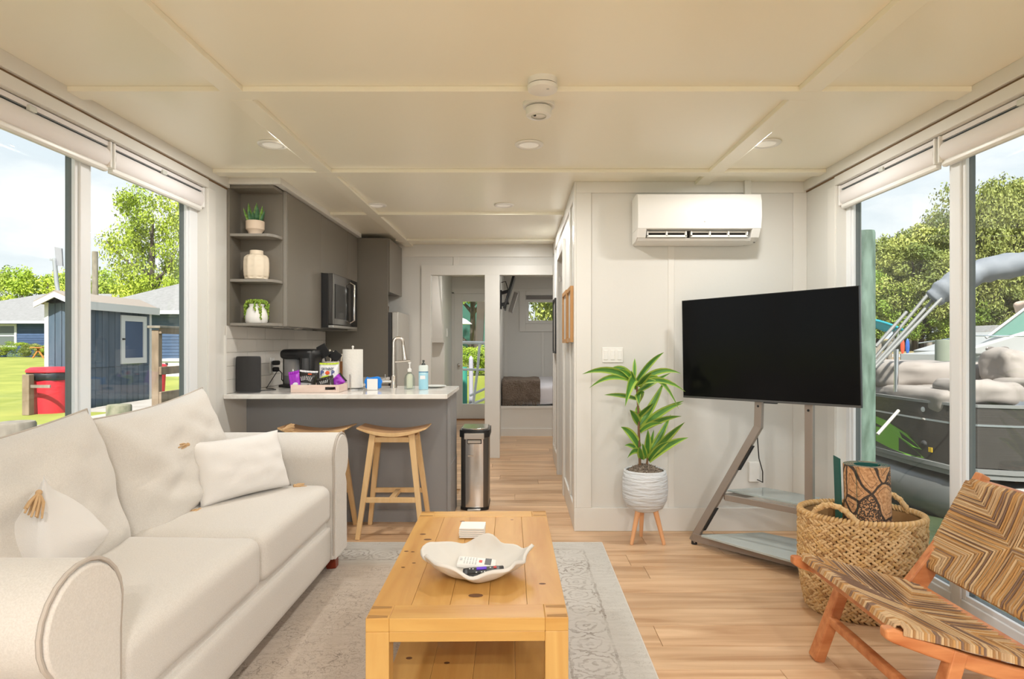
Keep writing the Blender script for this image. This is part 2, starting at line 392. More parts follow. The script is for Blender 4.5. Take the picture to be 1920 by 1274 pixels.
# rear exterior door, glazed
dm = MB().box(-1.06, YE-.005, .02, -.93, YE+.05, 2.06).box(-.33, YE-.005, .02, -.20, YE+.05, 2.06).box(-.93, YE-.005, .02, -.33, YE+.05, .26).box(-.93, YE-.005, 1.93, -.33, YE+.05, 2.06)
d2 = st(dm.build('door_2', TRIM, bevel=.004))
bx(-.93, YE+.02, .26, -.33, YE+.026, 1.93).build('pane', GLASS, d2)
MB().tube([(-.985, YE-.01, .895), (-.985, YE-.05, .895)], .012).ell((-.985, YE-.06, .895), Vector((.028,0,0)), Vector((0,.02,0)), Vector((0,0,.028)), 12, 8).build('door_knob', NICK, d2, smooth=True)
bx(-1.10, YE-.02, 0, -1.06, YE, 2.08).build('door_casing', TRIM, d2); bx(-1.10, YE-.02, 2.06, -.2, YE, 2.14).build('door_casing', TRIM, d2)
bx(-1.10, YE-.06, 0, -.2, YE, .02).build('threshold', M('threshold_wood', (.30,.13,.05), .5), d2)
# ---------------------------------------------------------------- windows
WN = [0]
def window(sg, ya, yb, yj=None, jw=.045):
    """frame from ya to yb in the side wall, two tall fixed panes"""
    WN[0] += 1
    XF0, XF1 = sg*1.965, sg*1.99; z0, z1 = WZ0, WZ1; fw_ = .045; fj = jw
    ym = (ya+.05+yb-.05)/2 if yj is None else yj
    m = MB().box(XF0, ya, z0, XF1, ya+fw_, z1).box(XF0, yb-fj, z0, XF1, yb, z1).box(XF0, ym-.03, z0, XF1, ym+.03, z1)
    for a, b in ((ya+fw_, ym-.03), (ym+.03, yb-fj)): m.box(XF0, a, z1-fw_, XF1, b, z1).box(XF0, a, z0, XF1, b, z0+.075)
    o = st(m.build('window_%d' % WN[0], VINYL, bevel=.004))
    # inner sash steps
    for a, b in ((ya+fw_, ym-.03), (ym+.03, yb-fj)):
        t = .022; f = MB().frame('x', sg*1.974, sg*1.991, a, b, z0+.075, z1-fw_, t)
        sh = f.build('sash', VINYL, o, bevel=.003)
        g = MB().frame('x', sg*1.992, sg*2.018, a-.01, b+.01, z0+.065, z1-fw_+.01, t+.0095)
        g.build('gasket', GASK, sh)
        bx(sg*2.003, a+t, z0+.075+t, sg*2.007, b-t, z1-fw_-t).build('pane', GLASS, sh)
    bx(sg*XW, ya, 0, sg*1.97, yb, z0).build('sill', TRIM, o, bevel=.003)
    bx(sg*(XW-.035), ya-.02, 0, sg*XW, yb+.02, .022).build('sill_board', TRIM, o, bevel=.003)
    # reveal liner and casing
    r = MB().box(sg*(XW-.004), yb-.006, z0, sg*1.966, yb+.004, z1)
    r.build('jamb_liner', TRIM, o)
    bx(sg*(XW-.012), yb, 0, sg*XW, yb+.085, z1).build('casing', TRIM, o, bevel=.002)
    bx(sg*(XW-.012), ya-.085, 0, sg*XW, ya, z1).build('casing', TRIM, o, bevel=.002)
    return o
window(-1, 1.80, 3.748, 2.775, .09); window(1, 1.80, 3.695, 2.765)
window(-1, -.9, 1.3); window(1, -.9, 1.3)  # unseen nearer windows, added to bring in more daylight
# small bedroom window
m = MB().frame('y', YE-.018, YE+.06, .101, .619, 1.571, 1.969, .05)
bw = st(m.build('window_%d' % (WN[0]+1), TRIM, bevel=.003)); bx(.15, YE+.03, 1.62, .57, YE+.035, 1.92).build('pane', GLASS, bw)
for b in ((.0, YE-.02, 1.44, .10, YE, 2.1), (.62, YE-.02, 1.44, .72, YE, 2.1), (.10, YE-.02, 1.44, .62, YE, 1.57), (.10, YE-.02, 2.03, .62, YE, 2.1)):
    bx(*b).build('casing', TRIM, bw, bevel=.002)
bx(.115, YE-.035, 1.965, .605, YE-.02, 2.02).build('shade_roll', M('roller_grey', (.25,.23,.22), .7), bw)
tn(-.25, YE-T*.7, 2.1, .9, YE, 2.14); tn(.36, YE-T*.7, .5, .40, YE, 1.44)
# ---------------------------------------------------------------- roller shades
def shade(sg, ya, yb, label, near_br):
    r = thing('roller_shade', label, 'window shade', (sg*1.945, (ya+yb)/2, 2.06), group=None)
    m = MB().prism([(sg*1.955, 2.195), (sg*1.925, 2.195), (sg*1.925, 2.175), (sg*1.955, 2.175)], 'y', ya+.012, yb-.012)
    m.build('head_rail', SHADE, r)
    bx(sg*1.95, ya+.012, 2.171, sg*1.930, yb-.012, 2.175).build('rail_gap', GASK, r)
    prof = [(1.955, 2.168)]+[(1.940-.026*math.sin(t), 2.125+.043*math.cos(t)) for t in [i*math.pi/10 for i in range(0, 11)]]+[(1.940, 2.07), (1.953, 2.07)]
    MB().prism([(sg*a, b) for a, b in prof], 'y', ya+.012, yb-.012).build('fabric_roll', SHADE, r, smooth=35)
    MB().prism([(sg*a, b) for a, b in ((1.934, 2.084), (1.928, 2.076), (1.928, 2.064), (1.936, 2.056), (1.953, 2.056), (1.955, 2.084))], 'y', ya+.008, yb-.008).build('bottom_rail', WHITE, r, bevel=.002)
    for yy in (ya, yb-.012): bx(sg*1.958, yy, 2.075, sg*1.915, yy+.012, 2.197).build('bracket', WHITE2, r, bevel=.003)
    mid = (ya+yb)/2
    bx(sg*1.93, mid-.02, 2.163, sg*1.915, mid+.02, 2.185).build('clip', M('clip_%d' % len(bpy.data.objects), (.6,.62,.58), .3), r, bevel=.003)
    return r
shade(-1, 2.90, 3.735, 'raised white roller shade over the left window nearest the kitchen', 1)
shade(-1, 1.95, 2.885, 'raised white roller shade over the left window nearest the camera', 1)
shade(1, 2.83, 3.685, 'raised white roller shade over the right window beside the television', 1)
shade(1, 1.88, 2.81, 'raised white roller shade over the right window beside the lounge chair', 1)
# ---------------------------------------------------------------- exterior skin of the roof (casts the eaves' shade)
st(bx(-2.35, YR-.15, ZC+.13, 2.35, YE+.3, ZC+.2).build('roof', WHITE))

# ================================================================ ceiling fixtures
def downlight(px, py, label):
    Y = (ZC-H)*FX/(VY-py); p = P(px, py, Y)
    r = thing('ceiling_light', label, 'light', (p.x, p.y, ZC-.006), group='recessed ceiling lights')
    MB().lathe([(.050, .006), (.075, .006), (.078, .003), (.074, -.003), (.058, -.006), (.050, 0)], (p.x, p.y, ZC-.006), 32, cap=False).build('trim_ring', WHITE, r, smooth=True)
    MB().lathe([(0.0001, -.001), (.056, -.001), (.056, .003), (.0001, .003)], (p.x, p.y, ZC-.006), 24).build('lens', LENS, r)
    return r
LENS = M('light_lens', (.85,.84,.8), .4, emis=((1,.93,.80), .12))
downlight(511, 270, 'recessed ceiling light nearest the left window wall')
downlight(992, 270, 'recessed ceiling light in mid ceiling below the smoke detector')
downlight(1436, 268, 'recessed ceiling light nearest the right window wall')
downlight(945, 384, 'recessed ceiling light near the hall at the kitchen')
downlight(706, 384, 'recessed ceiling light above the kitchen counter')
# fill lamps added for brightness; only the LF ones sit at ceiling lights
def lamp(x, y, e):
    d = bpy.data.lights.new('ceiling_fill_lamp', 'AREA'); d.shape = 'DISK'; d.size = .11; d.energy = e; d.color = (1, .985, .95)
    o = bpy.data.objects.new('ceiling_fill_lamp', d); COL.objects.link(o); o.location = (x, y, ZC-.012)
LF, LB = 7.5, 27
for x, y in ((-1.33, 3.305), (.052, 3.305), (1.33, 3.305), (-.12, 4.755)): lamp(x, y, LF)
for x, y in ((-.7, 8.0), (.6, 8.0), (.05, 5.9)): lamp(x, y, 9)  # added without fixtures, to brighten the hall and rear rooms
for x in (.05, 1.33):
    for y in (-.95, -1.4): lamp(x*.8, y, LB)  # added out of view, no fixtures; stronger, to lift the whole room

p = P(1017, 158, 2.50)
r = thing('alarm', 'smooth white round alarm on the ceiling batten nearest the camera', 'alarm', (.094, 2.50, ZC-.05))
MB().lathe([(.060, .05), (.060, .026)], (.094, 2.50, ZC-.05), 32, cap=True).build('base', WHITE, r, smooth=True)
MB().lathe([(.054, .026), (.054, .022)], (.094, 2.50, ZC-.05), 32).build('seam', GREYP, r)
MB().lathe([(.0001, 0), (.045, 0), (.060, .006), (.062, .022), (.0001, .022)], (.094, 2.50, ZC-.05), 32).build('cover', WHITE, r, smooth=40)
MB().lathe([(.0001, -.001), (.006, -.001), (.006, .002)], (.114, 2.47, ZC-.05), 12).build('button', M('button_grey', (.5,.5,.48), .4), r)
c = (.086, 2.74, ZC-.062)
r = thing('smoke_detector', 'white vented smoke detector with a dark dot beside the round alarm', 'smoke detector', c)
MB().lathe([(.070, .062), (.072, .050), (.070, .042)], c, 36).build('base', WHITE, r, smooth=True)
MB().lathe([(.0001, .004), (.050, .0), (.056, .004), (.058, .036), (.0001, .036)], c, 36).build('body', WHITE, r, smooth=40)
m = MB()
for i in range(28):
    t = 2*math.pi*i/28; m.beam((c[0]+.0715*math.cos(t), c[1]+.0715*math.sin(t), c[2]+.044), (c[0]+.0715*math.cos(t), c[1]+.0715*math.sin(t), c[2]+.056), .004, .004)
m.build('vent_slots', GREYP, r)
MB().lathe([(.0001, -.003), (.006, -.003), (.006, .004)], (c[0]-.018, c[1]-.015, c[2]), 12).build('sensor', BLKM, r)
MB().lathe([(.030, -.001), (.034, -.001), (.034, .003)], (c[0], c[1], c[2]), 24, cap=False).build('ring', M('ring_grey', (.55,.56,.5), .5), r)
# ================================================================ sofa
sofa = thing('sofa', 'cream linen two-seat sofa with rolled arms under the left window', 'sofa', (-1.43, 2.385, 0))
XB, XFn = -1.86, -1.0
def fabn(seed, amp, fr):
    off = Vector((seed*3.7, seed*1.9, seed*5.1))
    return lambda p: Vector((0, 0, 1))*noise.noise(p*fr+off)*amp
MB().rbox((-1.43, 2.385, .20), .82, 1.86, .23, .02, 6).build('base', SOFA, sofa, smooth=True, weld=1e-4)
MB().rbox((-1.02, 2.385, .185), .05, 1.74, .19, .018, 6).build('front_rail', SOFA, sofa, smooth=True, weld=1e-4)
MB().rbox((-1.775, 2.385, .47), .17, 2.0, .76, .06, 8).build('back_frame', SOFA, sofa, smooth=True, weld=1e-4)
for ya, yb, sd_ in ((1.515, 2.392, 1), (2.398, 3.262, 2)):
    cu = MB().rbox((-1.345, (ya+yb)/2, .40), .70, yb-ya, .205, .05, 16, crown=.018, nf=fabn(sd_, .006, 5)).build('seat_cushion', SOFA, sofa, smooth=True, weld=1e-4)
    for z in (.468, .332):
        pts = [(-1.40, ya+.012, z)]+[(-1.005-.045*(1-math.sin(t)), ya+.006+.045*(1-math.cos(t)), z) for t in (0, .5, 1, 1.5)]+[(-1.002, (ya+yb)/2, z)]+[(-1.005-.045*(1-math.sin(t)), yb-.006-.045*(1-math.cos(t)), z) for t in (1.5, 1, .5, 0)]+[(-1.40, yb-.012, z)]
        MB().tube(pts, .0035, 6).build('piping', PIPE_, cu, smooth=True)
def pillow(w_, h_, t_, C, U, Vv, seed, inset=.05, wr=.01, n=22, pw=2.6, ear=.0, ex=.55):
    C, U, Vv = Vector(C), Vector(U).normalized(), Vector(Vv).normalized(); Nn = U.cross(Vv).normalized()
    m = MB(); edge = []
    def pos(u, v, s_):
        f = max(0, (1-abs(u)**pw)*(1-abs(v)**pw))**ex
        x = u*w_/2*(1-inset*(1-v*v)*abs(u)); y_ = v*h_/2*(1-inset*(1-u*u)*abs(v)+ear*(u*u if v > 0 else 0))
        q = Vector((u*2+seed, v*2-seed, s_*.7+seed*.3))
        z = s_*t_/2*f + wr*noise.noise(q*1.6)*f + wr*.8*noise.noise(Vector((math.atan2(v, u)*2.2, seed, 3.3)))*f*(abs(u)+abs(v))
        y_ -= .02*abs(z)/t_
        return C+U*x+Vv*y_+Nn*z
    for s_ in (1, -1):
        def fn(a, b):
            u = math.sin((a-.5)*math.pi*.999)*.35+(a*2-1)*.65; v = math.sin((b-.5)*math.pi*.999)*.35+(b*2-1)*.65
            return pos(max(-1, min(1, u)), max(-1, min(1, v)), s_)
        b0 = len(m.f); m.grid(fn, n, n)
        if s_ < 0: m.f[b0:] = [f[::-1] for f in m.f[b0:]]
    def rim():
        pts = []
        K = 14
        for i in range(K): pts.append(pos(-1+2*i/K, -1, 1))
        for i in range(K): pts.append(pos(1, -1+2*i/K, 1))
        for i in range(K): pts.append(pos(1-2*i/K, 1, 1))
        for i in range(K+1): pts.append(pos(-1, 1-2*i/K, 1))
        return pts
    return m, rim(), pos
tl = R(15)
for yc, wd, sd_, rz in ((1.945, .88, 1.3, -.0), (2.815, .86, 4.1, .0)):
    U = Vector((rz, 1, .075)).normalized(); Vv = Vector((-math.sin(tl), 0, math.cos(tl))); Vv = (Vv-U*Vv.dot(U)).normalized()
    m, rim, _ = pillow(wd, .54, .26, (-1.595, yc, .712-(.022 if yc < 2.2 else 0)), U, Vv, sd_, inset=.03, wr=.030, n=30, pw=3.6, ear=.05)
    bc = m.build('back_cushion', SOFA, sofa, smooth=180, weld=1e-4)
    MB().tube(rim, .0045, 6, cap=False).build('piping', PIPE_, bc, smooth=True)
def arm(y_in, sg):
    """y_in = the inner face, sg = direction outwards along Y"""
    prof = [(.0, .12), (.0, .56)]
    cy, cz, rr = .125, .628, .128
    for i in range(0, 17):
        t = math.pi*1.06-i/16*math.pi*1.38
        prof.append((cy+rr*math.cos(t)*1.03, cz+rr*math.sin(t)))
    prof += [(.222, .47), (.222, .30), (.23, .095), (.0, .095)]
    pl = [(y_in+sg*a, z) for a, z in prof]
    if sg < 0: pl = pl[::-1]
    o = MB().prism(pl, 'x', XB, XFn+.01).build('arm', SOFA, sofa, smooth=35, bevel=.008, seg=3)
    inner = [(y_in+sg*(.118+(a-.118)*.93), .1+(z-.1)*.985) for a, z in prof]
    if sg < 0: inner = inner[::-1]
    f = MB().prism(inner, 'x', XFn+.005, XFn+.022).build('arm_front_panel', SOFA, sofa, smooth=35, bevel=.006, seg=3)
    pts = [(XFn+.012, a, z) for a, z in [(y_in+sg*q, z) for q, z in prof[:-1]]]
    MB().tube(pts, .0055, 6).build('piping', PIPE_, f, smooth=True)
    return o
arm(3.262, 1); arm(1.515, -1)
for x, y_ in ((-1.05, 3.40), (-1.05, 1.37), (-1.80, 3.40), (-1.80, 1.37)):
    MB().beam((x, y_, .098), (x+.015*(1 if x > -1.5 else -1), y_, 0.006), .075, .075, (0,1,0), w1=.05, h1=.05).build('leg', MAHOG, sofa, bevel=.004)
def tassel(parent, p, d, L_=.05, n=10, spread=.35):
    d = Vector(d).normalized(); m = MB(); rr = random.Random(int(p[0]*997+p[2]*131))
    m.ell(Vector(p)+d*.006, Vector((.009,0,0)), Vector((0,.009,0)), Vector((0,0,.009)), 8, 5)
    a = d.orthogonal().normalized(); b = d.cross(a)
    for i in range(n):
        t = 2*math.pi*i/n; s_ = spread*(.5+.5*rr.random()); e = Vector(p)+d*L_*(.8+.4*rr.random())+(a*math.cos(t)+b*math.sin(t))*L_*s_
        m.tube([Vector(p)+d*.006, (Vector(p)+d*L_*.5+(a*math.cos(t)+b*math.sin(t))*L_*s_*.7), e], [.004, .0045, .003], 5)
    return m.build('tassel', TASS, parent, smooth=True)
# far throw pillow
C = Vector((-1.345, 2.975, .655)); U = Vector((.27, .49, .0)).normalized(); Nn = Vector((U.y, -U.x, .0)); Vv = (Vector((0,0,1))*.93-Nn*.34+Vector((0,0,0))).normalized()
tp = thing('throw_pillow', 'small white lumbar pillow with tan tassels against the far back cushion', 'pillow', (C.x, C.y, .515))
m, rim, pos = pillow(.50, .30, .14, C, U, Vv, 2.2, inset=.07, wr=.012, n=20)
m.build('cover', THROW, tp, smooth=180, weld=1e-4)
for u, v in ((-1,-1), (1,-1), (-1,1), (1,1)):
    q = pos(u, v, 1)+Nn*(.03 if v > 0 else .01)+U*u*.006; d = (U*u+Vv*v*.3+Vector((0,0,-.6 if v > 0 else .0))+Nn*.2)
    if v > 0 and u > 0: d = U*.8+Vector((.2,-.3,.15))
    tassel(tp, q, d, .055, 12, .45)
# near throw pillow, seen end on
C = Vector((-1.495, 1.93, .635)); U = Vector((-.60, .78, -.20)).normalized(); Nn = Vector((.79, .61, 0)); Vv = Nn.cross(U).normalized(); Vv = -Vv if Vv.z < 0 else Vv
tp = thing('throw_pillow', 'white pillow with tan tassels peeking over the nearest sofa arm', 'pillow', (C.x, C.y, .515))
m, rim, pos = pillow(.42, .34, .34, C, U, Vv, 5.2, inset=.03, wr=.015, n=20, ear=.16, pw=1.2, ex=.85)
m.build('cover', THROW, tp, smooth=180, weld=1e-4)
for u, v in ((-1,1), (1,1)):
    q = pos(u, v, 1); tassel(tp, q+Vector((.01,-.03,-.045)), Vector((.02,-.45,-.95)) if u < 0 else Vector((.3, .2, .2)), .065, 9, .40)

# ================================================================ rug
RX0, RX1, RY0, RY1 = -1.60, .514, .75, 3.83
def rug_mat():
    m = bpy.data.materials.new('rug_weave'); m.use_nodes = True; nt = m.node_tree; n = nt.nodes; l = nt.links.new; b = n['Principled BSDF']
    b.inputs['Roughness'].default_value = .95; b.inputs['Sheen Weight'].default_value = .15
    def math_(op, a, c=None, d=None):
        x = n.new('ShaderNodeMath'); x.operation = op
        for i, v in enumerate((a, c, d)):
            if v is None: continue
            if isinstance(v, (int, float)): x.inputs[i].default_value = v
            else: l(v, x.inputs[i])
        return x.outputs[0]
    def ramp(v, els, con=False):
        r_ = n.new('ShaderNodeValToRGB'); r_.color_ramp.interpolation = 'CONSTANT' if con else 'LINEAR'
        while len(r_.color_ramp.elements) < len(els): r_.color_ramp.elements.new(.5)
        for e, (p_, c_) in zip(r_.color_ramp.elements, els): e.position = p_; e.color = (*c_, 1) if len(c_) == 3 else (c_[0],)*3+(1,)
        l(v, r_.inputs[0]); return r_.outputs[0]
    def mixc(f, a, c, mode='MIX'):
        x = n.new('ShaderNodeMixRGB'); x.blend_type = mode
        for i, v in enumerate((f, a, c)):
            if isinstance(v, (int, float)): x.inputs[i].default_value = v
            elif isinstance(v, tuple): x.inputs[i].default_value = (*v, 1)
            else: l(v, x.inputs[i])
        return x.outputs[0]
    tc = n.new('ShaderNodeTexCoord'); sp = n.new('ShaderNodeSeparateXYZ'); l(tc.outputs['Object'], sp.inputs[0])
    hx, hy = (RX1-RX0)/2, (RY1-RY0)/2
    dx = math_('SUBTRACT', hx, math_('ABSOLUTE', sp.outputs['X'])); dy = math_('SUBTRACT', hy, math_('ABSOLUTE', sp.outputs['Y']))
    d = math_('MINIMUM', dx, dy)
    def nz(sc_, det=4, dist=0, vec=None, mscale=(1,1,1)):
        mp = n.new('ShaderNodeMapping'); mp.inputs['Scale'].default_value = mscale; l(vec or tc.outputs['Object'], mp.inputs[0])
        x = n.new('ShaderNodeTexNoise'); x.inputs['Scale'].default_value = sc_; x.inputs['Detail'].default_value = det; x.inputs['Distortion'].default_value = dist; l(mp.outputs[0], x.inputs['Vector']); return x.outputs['Fac']
    # border base colour by distance to the rim
    base = ramp(d, [(0, (.50,.49,.46)), (.12, (.48,.465,.435)), (.30, (.52,.50,.47)), (.335, (.48,.455,.415)), (.42, (.45,.385,.325))])
    # scalloped guard lines
    wob = math_('MULTIPLY', math_('SUBTRACT', nz(22, 2), .5), .022)
    dd = math_('ADD', d, wob)
    def line(at, wd): return math_('LESS_THAN', math_('ABSOLUTE', math_('SUBTRACT', dd, at)), wd)
    lines = math_('MAXIMUM', math_('MAXIMUM', line(.128, .006), line(.315, .005)), math_('MULTIPLY', line(.40, .003), .6))
    # medallions in the border: rounded cells every .155 m, drawn as contour lines
    per = .165
    def cell(c_): return math_('SUBTRACT', math_('MODULO', math_('ADD', c_, 10*per), per), per/2)
    along = math_('ADD', math_('MULTIPLY', math_('LESS_THAN', dx, dy), cell(sp.outputs['Y'])), math_('MULTIPLY', math_('GREATER_THAN', dx, dy), cell(sp.outputs['X'])))
    acr = math_('SUBTRACT', d, .222)
    rr = math_('SQRT', math_('ADD', math_('MULTIPLY', along, along), math_('MULTIPLY', math_('MULTIPLY', acr, acr), .75)))
    rw = math_('ADD', rr, math_('MULTIPLY', math_('SUBTRACT', nz(24, 4), .5), .075))
    rings = math_('GREATER_THAN', math_('SINE', math_('MULTIPLY', rw, 190.0)), .60)
    inb = math_('MULTIPLY', math_('GREATER_THAN', d, .135), math_('LESS_THAN', d, .31))
    motif = math_('MULTIPLY', rings, inb)
    # outer small motifs and scribbles in the field: thin iso-lines of distorted noise
    iso = math_('LESS_THAN', math_('ABSOLUTE', math_('SUBTRACT', nz(16, 3, .6), .5)), .012)
    iso2 = math_('LESS_THAN', math_('ABSOLUTE', math_('SUBTRACT', nz(34, 2, 1.2), .52)), .02)
    fld = math_('MULTIPLY', math_('MAXIMUM', iso, math_('MULTIPLY', iso2, .8)), math_('GREATER_THAN', d, .42))
    outm = math_('MULTIPLY', math_('MULTIPLY', iso2, .45), math_('LESS_THAN', d, .125))
    allm = math_('MAXIMUM', math_('MAXIMUM', lines, motif), math_('MAXIMUM', fld, outm))
    wear = ramp(nz(5, 8), [(.35, (.15,)), (.62, (1.0,))])
    grain = nz(60, 4, 0, None, (1, 6, 1))
    f = math_('MULTIPLY', math_('MULTIPLY', allm, wear), ramp(grain, [(.35, (.25,)), (.6, (1,))]))
    c1 = mixc(math_('MULTIPLY', f, .92), base, (.17,.14,.11))
    c2 = mixc(.5, c1, ramp(nz(9, 6, 0, None, (1, 5, 1)), [(.3, (.40,.36,.32)), (.7, (.64,.60,.56))]), 'SOFT_LIGHT')
    l(c2, b.inputs['Base Color'])
    bp = n.new('ShaderNodeBump'); bp.inputs['Strength'].default_value = .3; bp.inputs['Distance'].default_value = .003; l(nz(300, 2), bp.inputs['Height']); l(bp.outputs[0], b.inputs['Normal'])
    return m
rg = thing('area_rug', 'faded grey and tan oriental rug under the coffee table', 'rug', ((RX0+RX1)/2, (RY0+RY1)/2, 0))
bx(RX0, RY0, .0005, RX1, RY1, .007).build('pile', rug_mat(), rg)
PZ = M('rug_binding', (.60,.57,.52), .95)
MB().tube([(RX0,RY0,.004),(RX0,RY1,.004)], .004, 6).tube([(RX1,RY0,.004),(RX1,RY1,.004)], .004, 6).tube([(RX0,RY1,.004),(RX1,RY1,.004)], .004, 6).tube([(RX0,RY0,.004),(RX1,RY0,.004)], .004, 6).build('binding', PZ, rg)

# ================================================================ coffee table
ct = thing('coffee_table', 'honey oak coffee table with breadboard ends and lower shelf', 'table', (-.161, 2.352, .007), R(.9))
TL_, TW_, TH_ = 1.135, .590, .443
def lb(x0, y0, z0, x1, y1, z1): return MB().box(x0, y0, z0, x1, y1, z1)
def loc(mb, o=ct):
    mt = wm(o); mb.v = [mt @ v for v in mb.v]; return mb
hx, hy = TW_/2, TL_/2
for s_ in (-1, 1):
    ya, yb = (-hy, -hy+.092) if s_ < 0 else (hy-.092, hy)
    loc(lb(-hx+.068, ya, TH_-.040, hx-.068, yb, TH_)).build('end_board', OAKX, ct, bevel=.002)
n_ = 5; bwid = TW_/n_
for i in range(n_):
    loc(lb(-hx+i*bwid+.0004, -hy+.0925, TH_-.038, -hx+(i+1)*bwid-.0004, hy-.0925, TH_-.001)).build('top_plank', OAKT, ct, bevel=.001)
for sx in (-1, 1):
    for sy in (-1, 1):
        x0 = sx*hx; x1 = sx*(hx-.068); y0 = sy*hy; y1 = sy*(hy-.068)
        lg = loc(lb(x0, y0, 0, x1, y1, TH_-.040)).build('leg', OAKV, ct, bevel=.002)
        loc(lb(x0, y0, TH_-.040, x1, sy*(hy-.092), TH_)).build('corner_block', OAKX, ct, bevel=.002)
        for q in (.012, .075):
            yy = sy*(hy-q); w3 = .011
            tri = [(sx*(hx-.003), yy-w3*(1 if q < .05 else .9)), (sx*(hx-.062), yy-.006), (sx*(hx-.062), yy+.006), (sx*(hx-.003), yy+w3*(1 if q < .05 else .9))]
            tri = [(a, max(-hy+.001, min(hy-.001, b))) for a, b in tri]
            loc(MB().prism(tri if sx > 0 else tri[::-1], 'z', TH_-.002, TH_+.0006)).build('dovetail', ENDG, ct)
for s_ in (-1, 1):
    loc(lb(-hx+.068, s_*hy*.997, TH_-.070, hx-.068, s_*(hy-.03), TH_-.040)).build('apron', OAKX, ct, bevel=.002)
    loc(lb(s_*hx*.997, -hy+.068, TH_-.070, s_*(hx-.03), hy-.068, TH_-.040)).build('apron', OAKT, ct, bevel=.002)
for i in range(4):
    a = -hx+.01+i*(TW_-.02)/4
    loc(lb(a+.0004, -hy+.07, .10, a+(TW_-.02)/4-.0004, hy-.07, .122)).build('shelf_plank', OAKT, ct, bevel=.001)
for s_ in (-1, 1): loc(lb(-hx+.068, s_*(hy-.005), .085, hx-.068, s_*(hy-.07), .124)).build('shelf_rail', OAKX, ct, bevel=.002)
kn = MB()
for px, py, sz in ((793, 1002, .009), (802, 1012, .011), (871, 1003, .006), (892, 1117, .016), (762, 1034, .006), (774, 1035, .005), (776, 1056, .005), (1017, 1095, .008), (756, 1064, .005), (960, 975, .005), (867, 978, .008)):
    Y = (H-.45)*FX/(py-VY); q = P(px, py, Y); kn.lathe([(.0001, 0), (sz, 0)], (q.x, q.y, .4497), 10, sx=1.5, sy=.9, cap=False)
stuff(kn.build('knots', KNOT, ct))
kn = MB()
for px, py, sz in ((767, 1235, .009), (838, 1244, .008), (705, 1262, .008)):
    Y = (H-.129)*FX/(py-VY); q = P(px, py, Y); kn.lathe([(.0001, 0), (sz, 0)], (q.x, q.y, .1297), 10, sx=1.3, sy=1, cap=False)
stuff(kn.build('knots', KNOT, ct))
rb = thing('book', 'red book lying on the coffee table lower shelf', 'book', (-.14, 2.42, .13))
REDM = M('red_cover', (.55,.03,.02), .4)
bx(-.27, 2.33, .1300, -.006, 2.53, .134).build('cover', REDM, rb); bx(-.266, 2.335, .134, -.012, 2.525, .150).build('page_block', WHITE, rb); bx(-.27, 2.33, .150, -.006, 2.53, .154).build('cover', REDM, rb)
# shell bowl
bc = Vector((-.150, 2.125, .451))
bw_ = thing('shell_bowl', 'ruffled cream shell shaped bowl on the coffee table', 'bowl', bc)
def bowl(u, v, off=0):
    t = u*2*math.pi; rr_ = v
    lob = math.sin(5*t+1.2)
    rad = .066+.118*rr_**.9*(1+.09*math.sin(5*t+.3)*rr_)+.006*math.sin(11*t)*rr_
    z = .003+.068*rr_**1.7*(1+.20*lob*rr_+.12*math.sin(9*t+1)*rr_)
    if v <= .0001: rad = .066
    x, y_ = math.cos(t)*rad*1.03, math.sin(t)*rad*.80
    dd_ = math.exp(-((t-4.92)**2)/.12)
    z -= .040*dd_*rr_**1.1
    return bc+Vector((x, y_, z+off))
m = MB(); K = 72
prof = [(0, 0)]
def bfn(u, v):
    if v < .12: k_ = v/.12; return bc+Vector((math.cos(u*2*math.pi)*.066*1.03*max(k_,.01), math.sin(u*2*math.pi)*.066*.8*max(k_,.01), .003))
    return bowl(u, (v-.12)/.88)
m.grid(lambda u, v: bfn(u, 1-v), K, 22, cu=True)
so_ = m.build('shell', SHELLW, bw_, smooth=180)
sl = so_.modifiers.new('thick', 'SOLIDIFY'); sl.thickness = .011; sl.offset = 1
# remotes
rt = thing('remote_control', 'white air conditioner remote with grey display lying in the shell bowl', 'remote', (-.163, 2.20, .475))
WR_ = WHITE2; m4 = None
def slab(root, c, L_, W_, T_, az, pitch, mat, name='body'):
    c = Vector(c); u = Vector((math.cos(az)*math.cos(pitch), math.sin(az)*math.cos(pitch), math.sin(pitch))); v = Vector((-math.sin(az), math.cos(az), .30)).normalized(); v = (v-u*v.dot(u)).normalized(); n_ = u.cross(v)
    rot = Matrix((u, v, n_)).transposed()
    MB().rbox(c, L_, W_, T_, min(T_*.45, .006), 5, rot=rot).build(name, mat, root, smooth=True, weld=1e-5)
    return lambda a, b, sx, sy, h=.001: (c+u*a+v*b+n_*(T_/2), u, v, n_, sx, sy, h)
def decal(q, mat, name, parent):
    c, u, v, n_, sx, sy, h = q
    vs = [c+u*i*sx/2+v*j*sy/2+n_*k_ for k_ in (-.0005, h) for i, j in ((-1,-1),(1,-1),(1,1),(-1,1))]
    return MB().add(vs, [(0,3,2,1),(4,5,6,7),(0,1,5,4),(1,2,6,5),(2,3,7,6),(3,0,4,7)]).build(name, mat, parent)
g = slab(rt, (-.150, 2.150, .478), .135, .048, .018, R(-4), R(-4), WHITE2)
decal(g(.040, .002, .022, .034), GREYP, 'display', rt); decal(g(.014, .0, .011, .011, .002), M('red_button', (.75,.05,.03), .4), 'red_button', rt)
LG = M('button_light', (.55,.56,.56), .5)
for i in range(5):
    for j in range(2): decal(g(-.002-.010*i, -.010+.019*j, .0045, .014, .0015), LG, 'button', rt)
decal(g(-.055, .004, .008, .012), LG, 'printed_mark', rt)
rt = thing('remote_control', 'black remote with purple pad leaning at the front of the shell bowl', 'remote', (-.128, 2.135, .475))
g = slab(rt, (-.122, 2.080, .474), .14, .042, .017, R(4), R(3), BLACK)
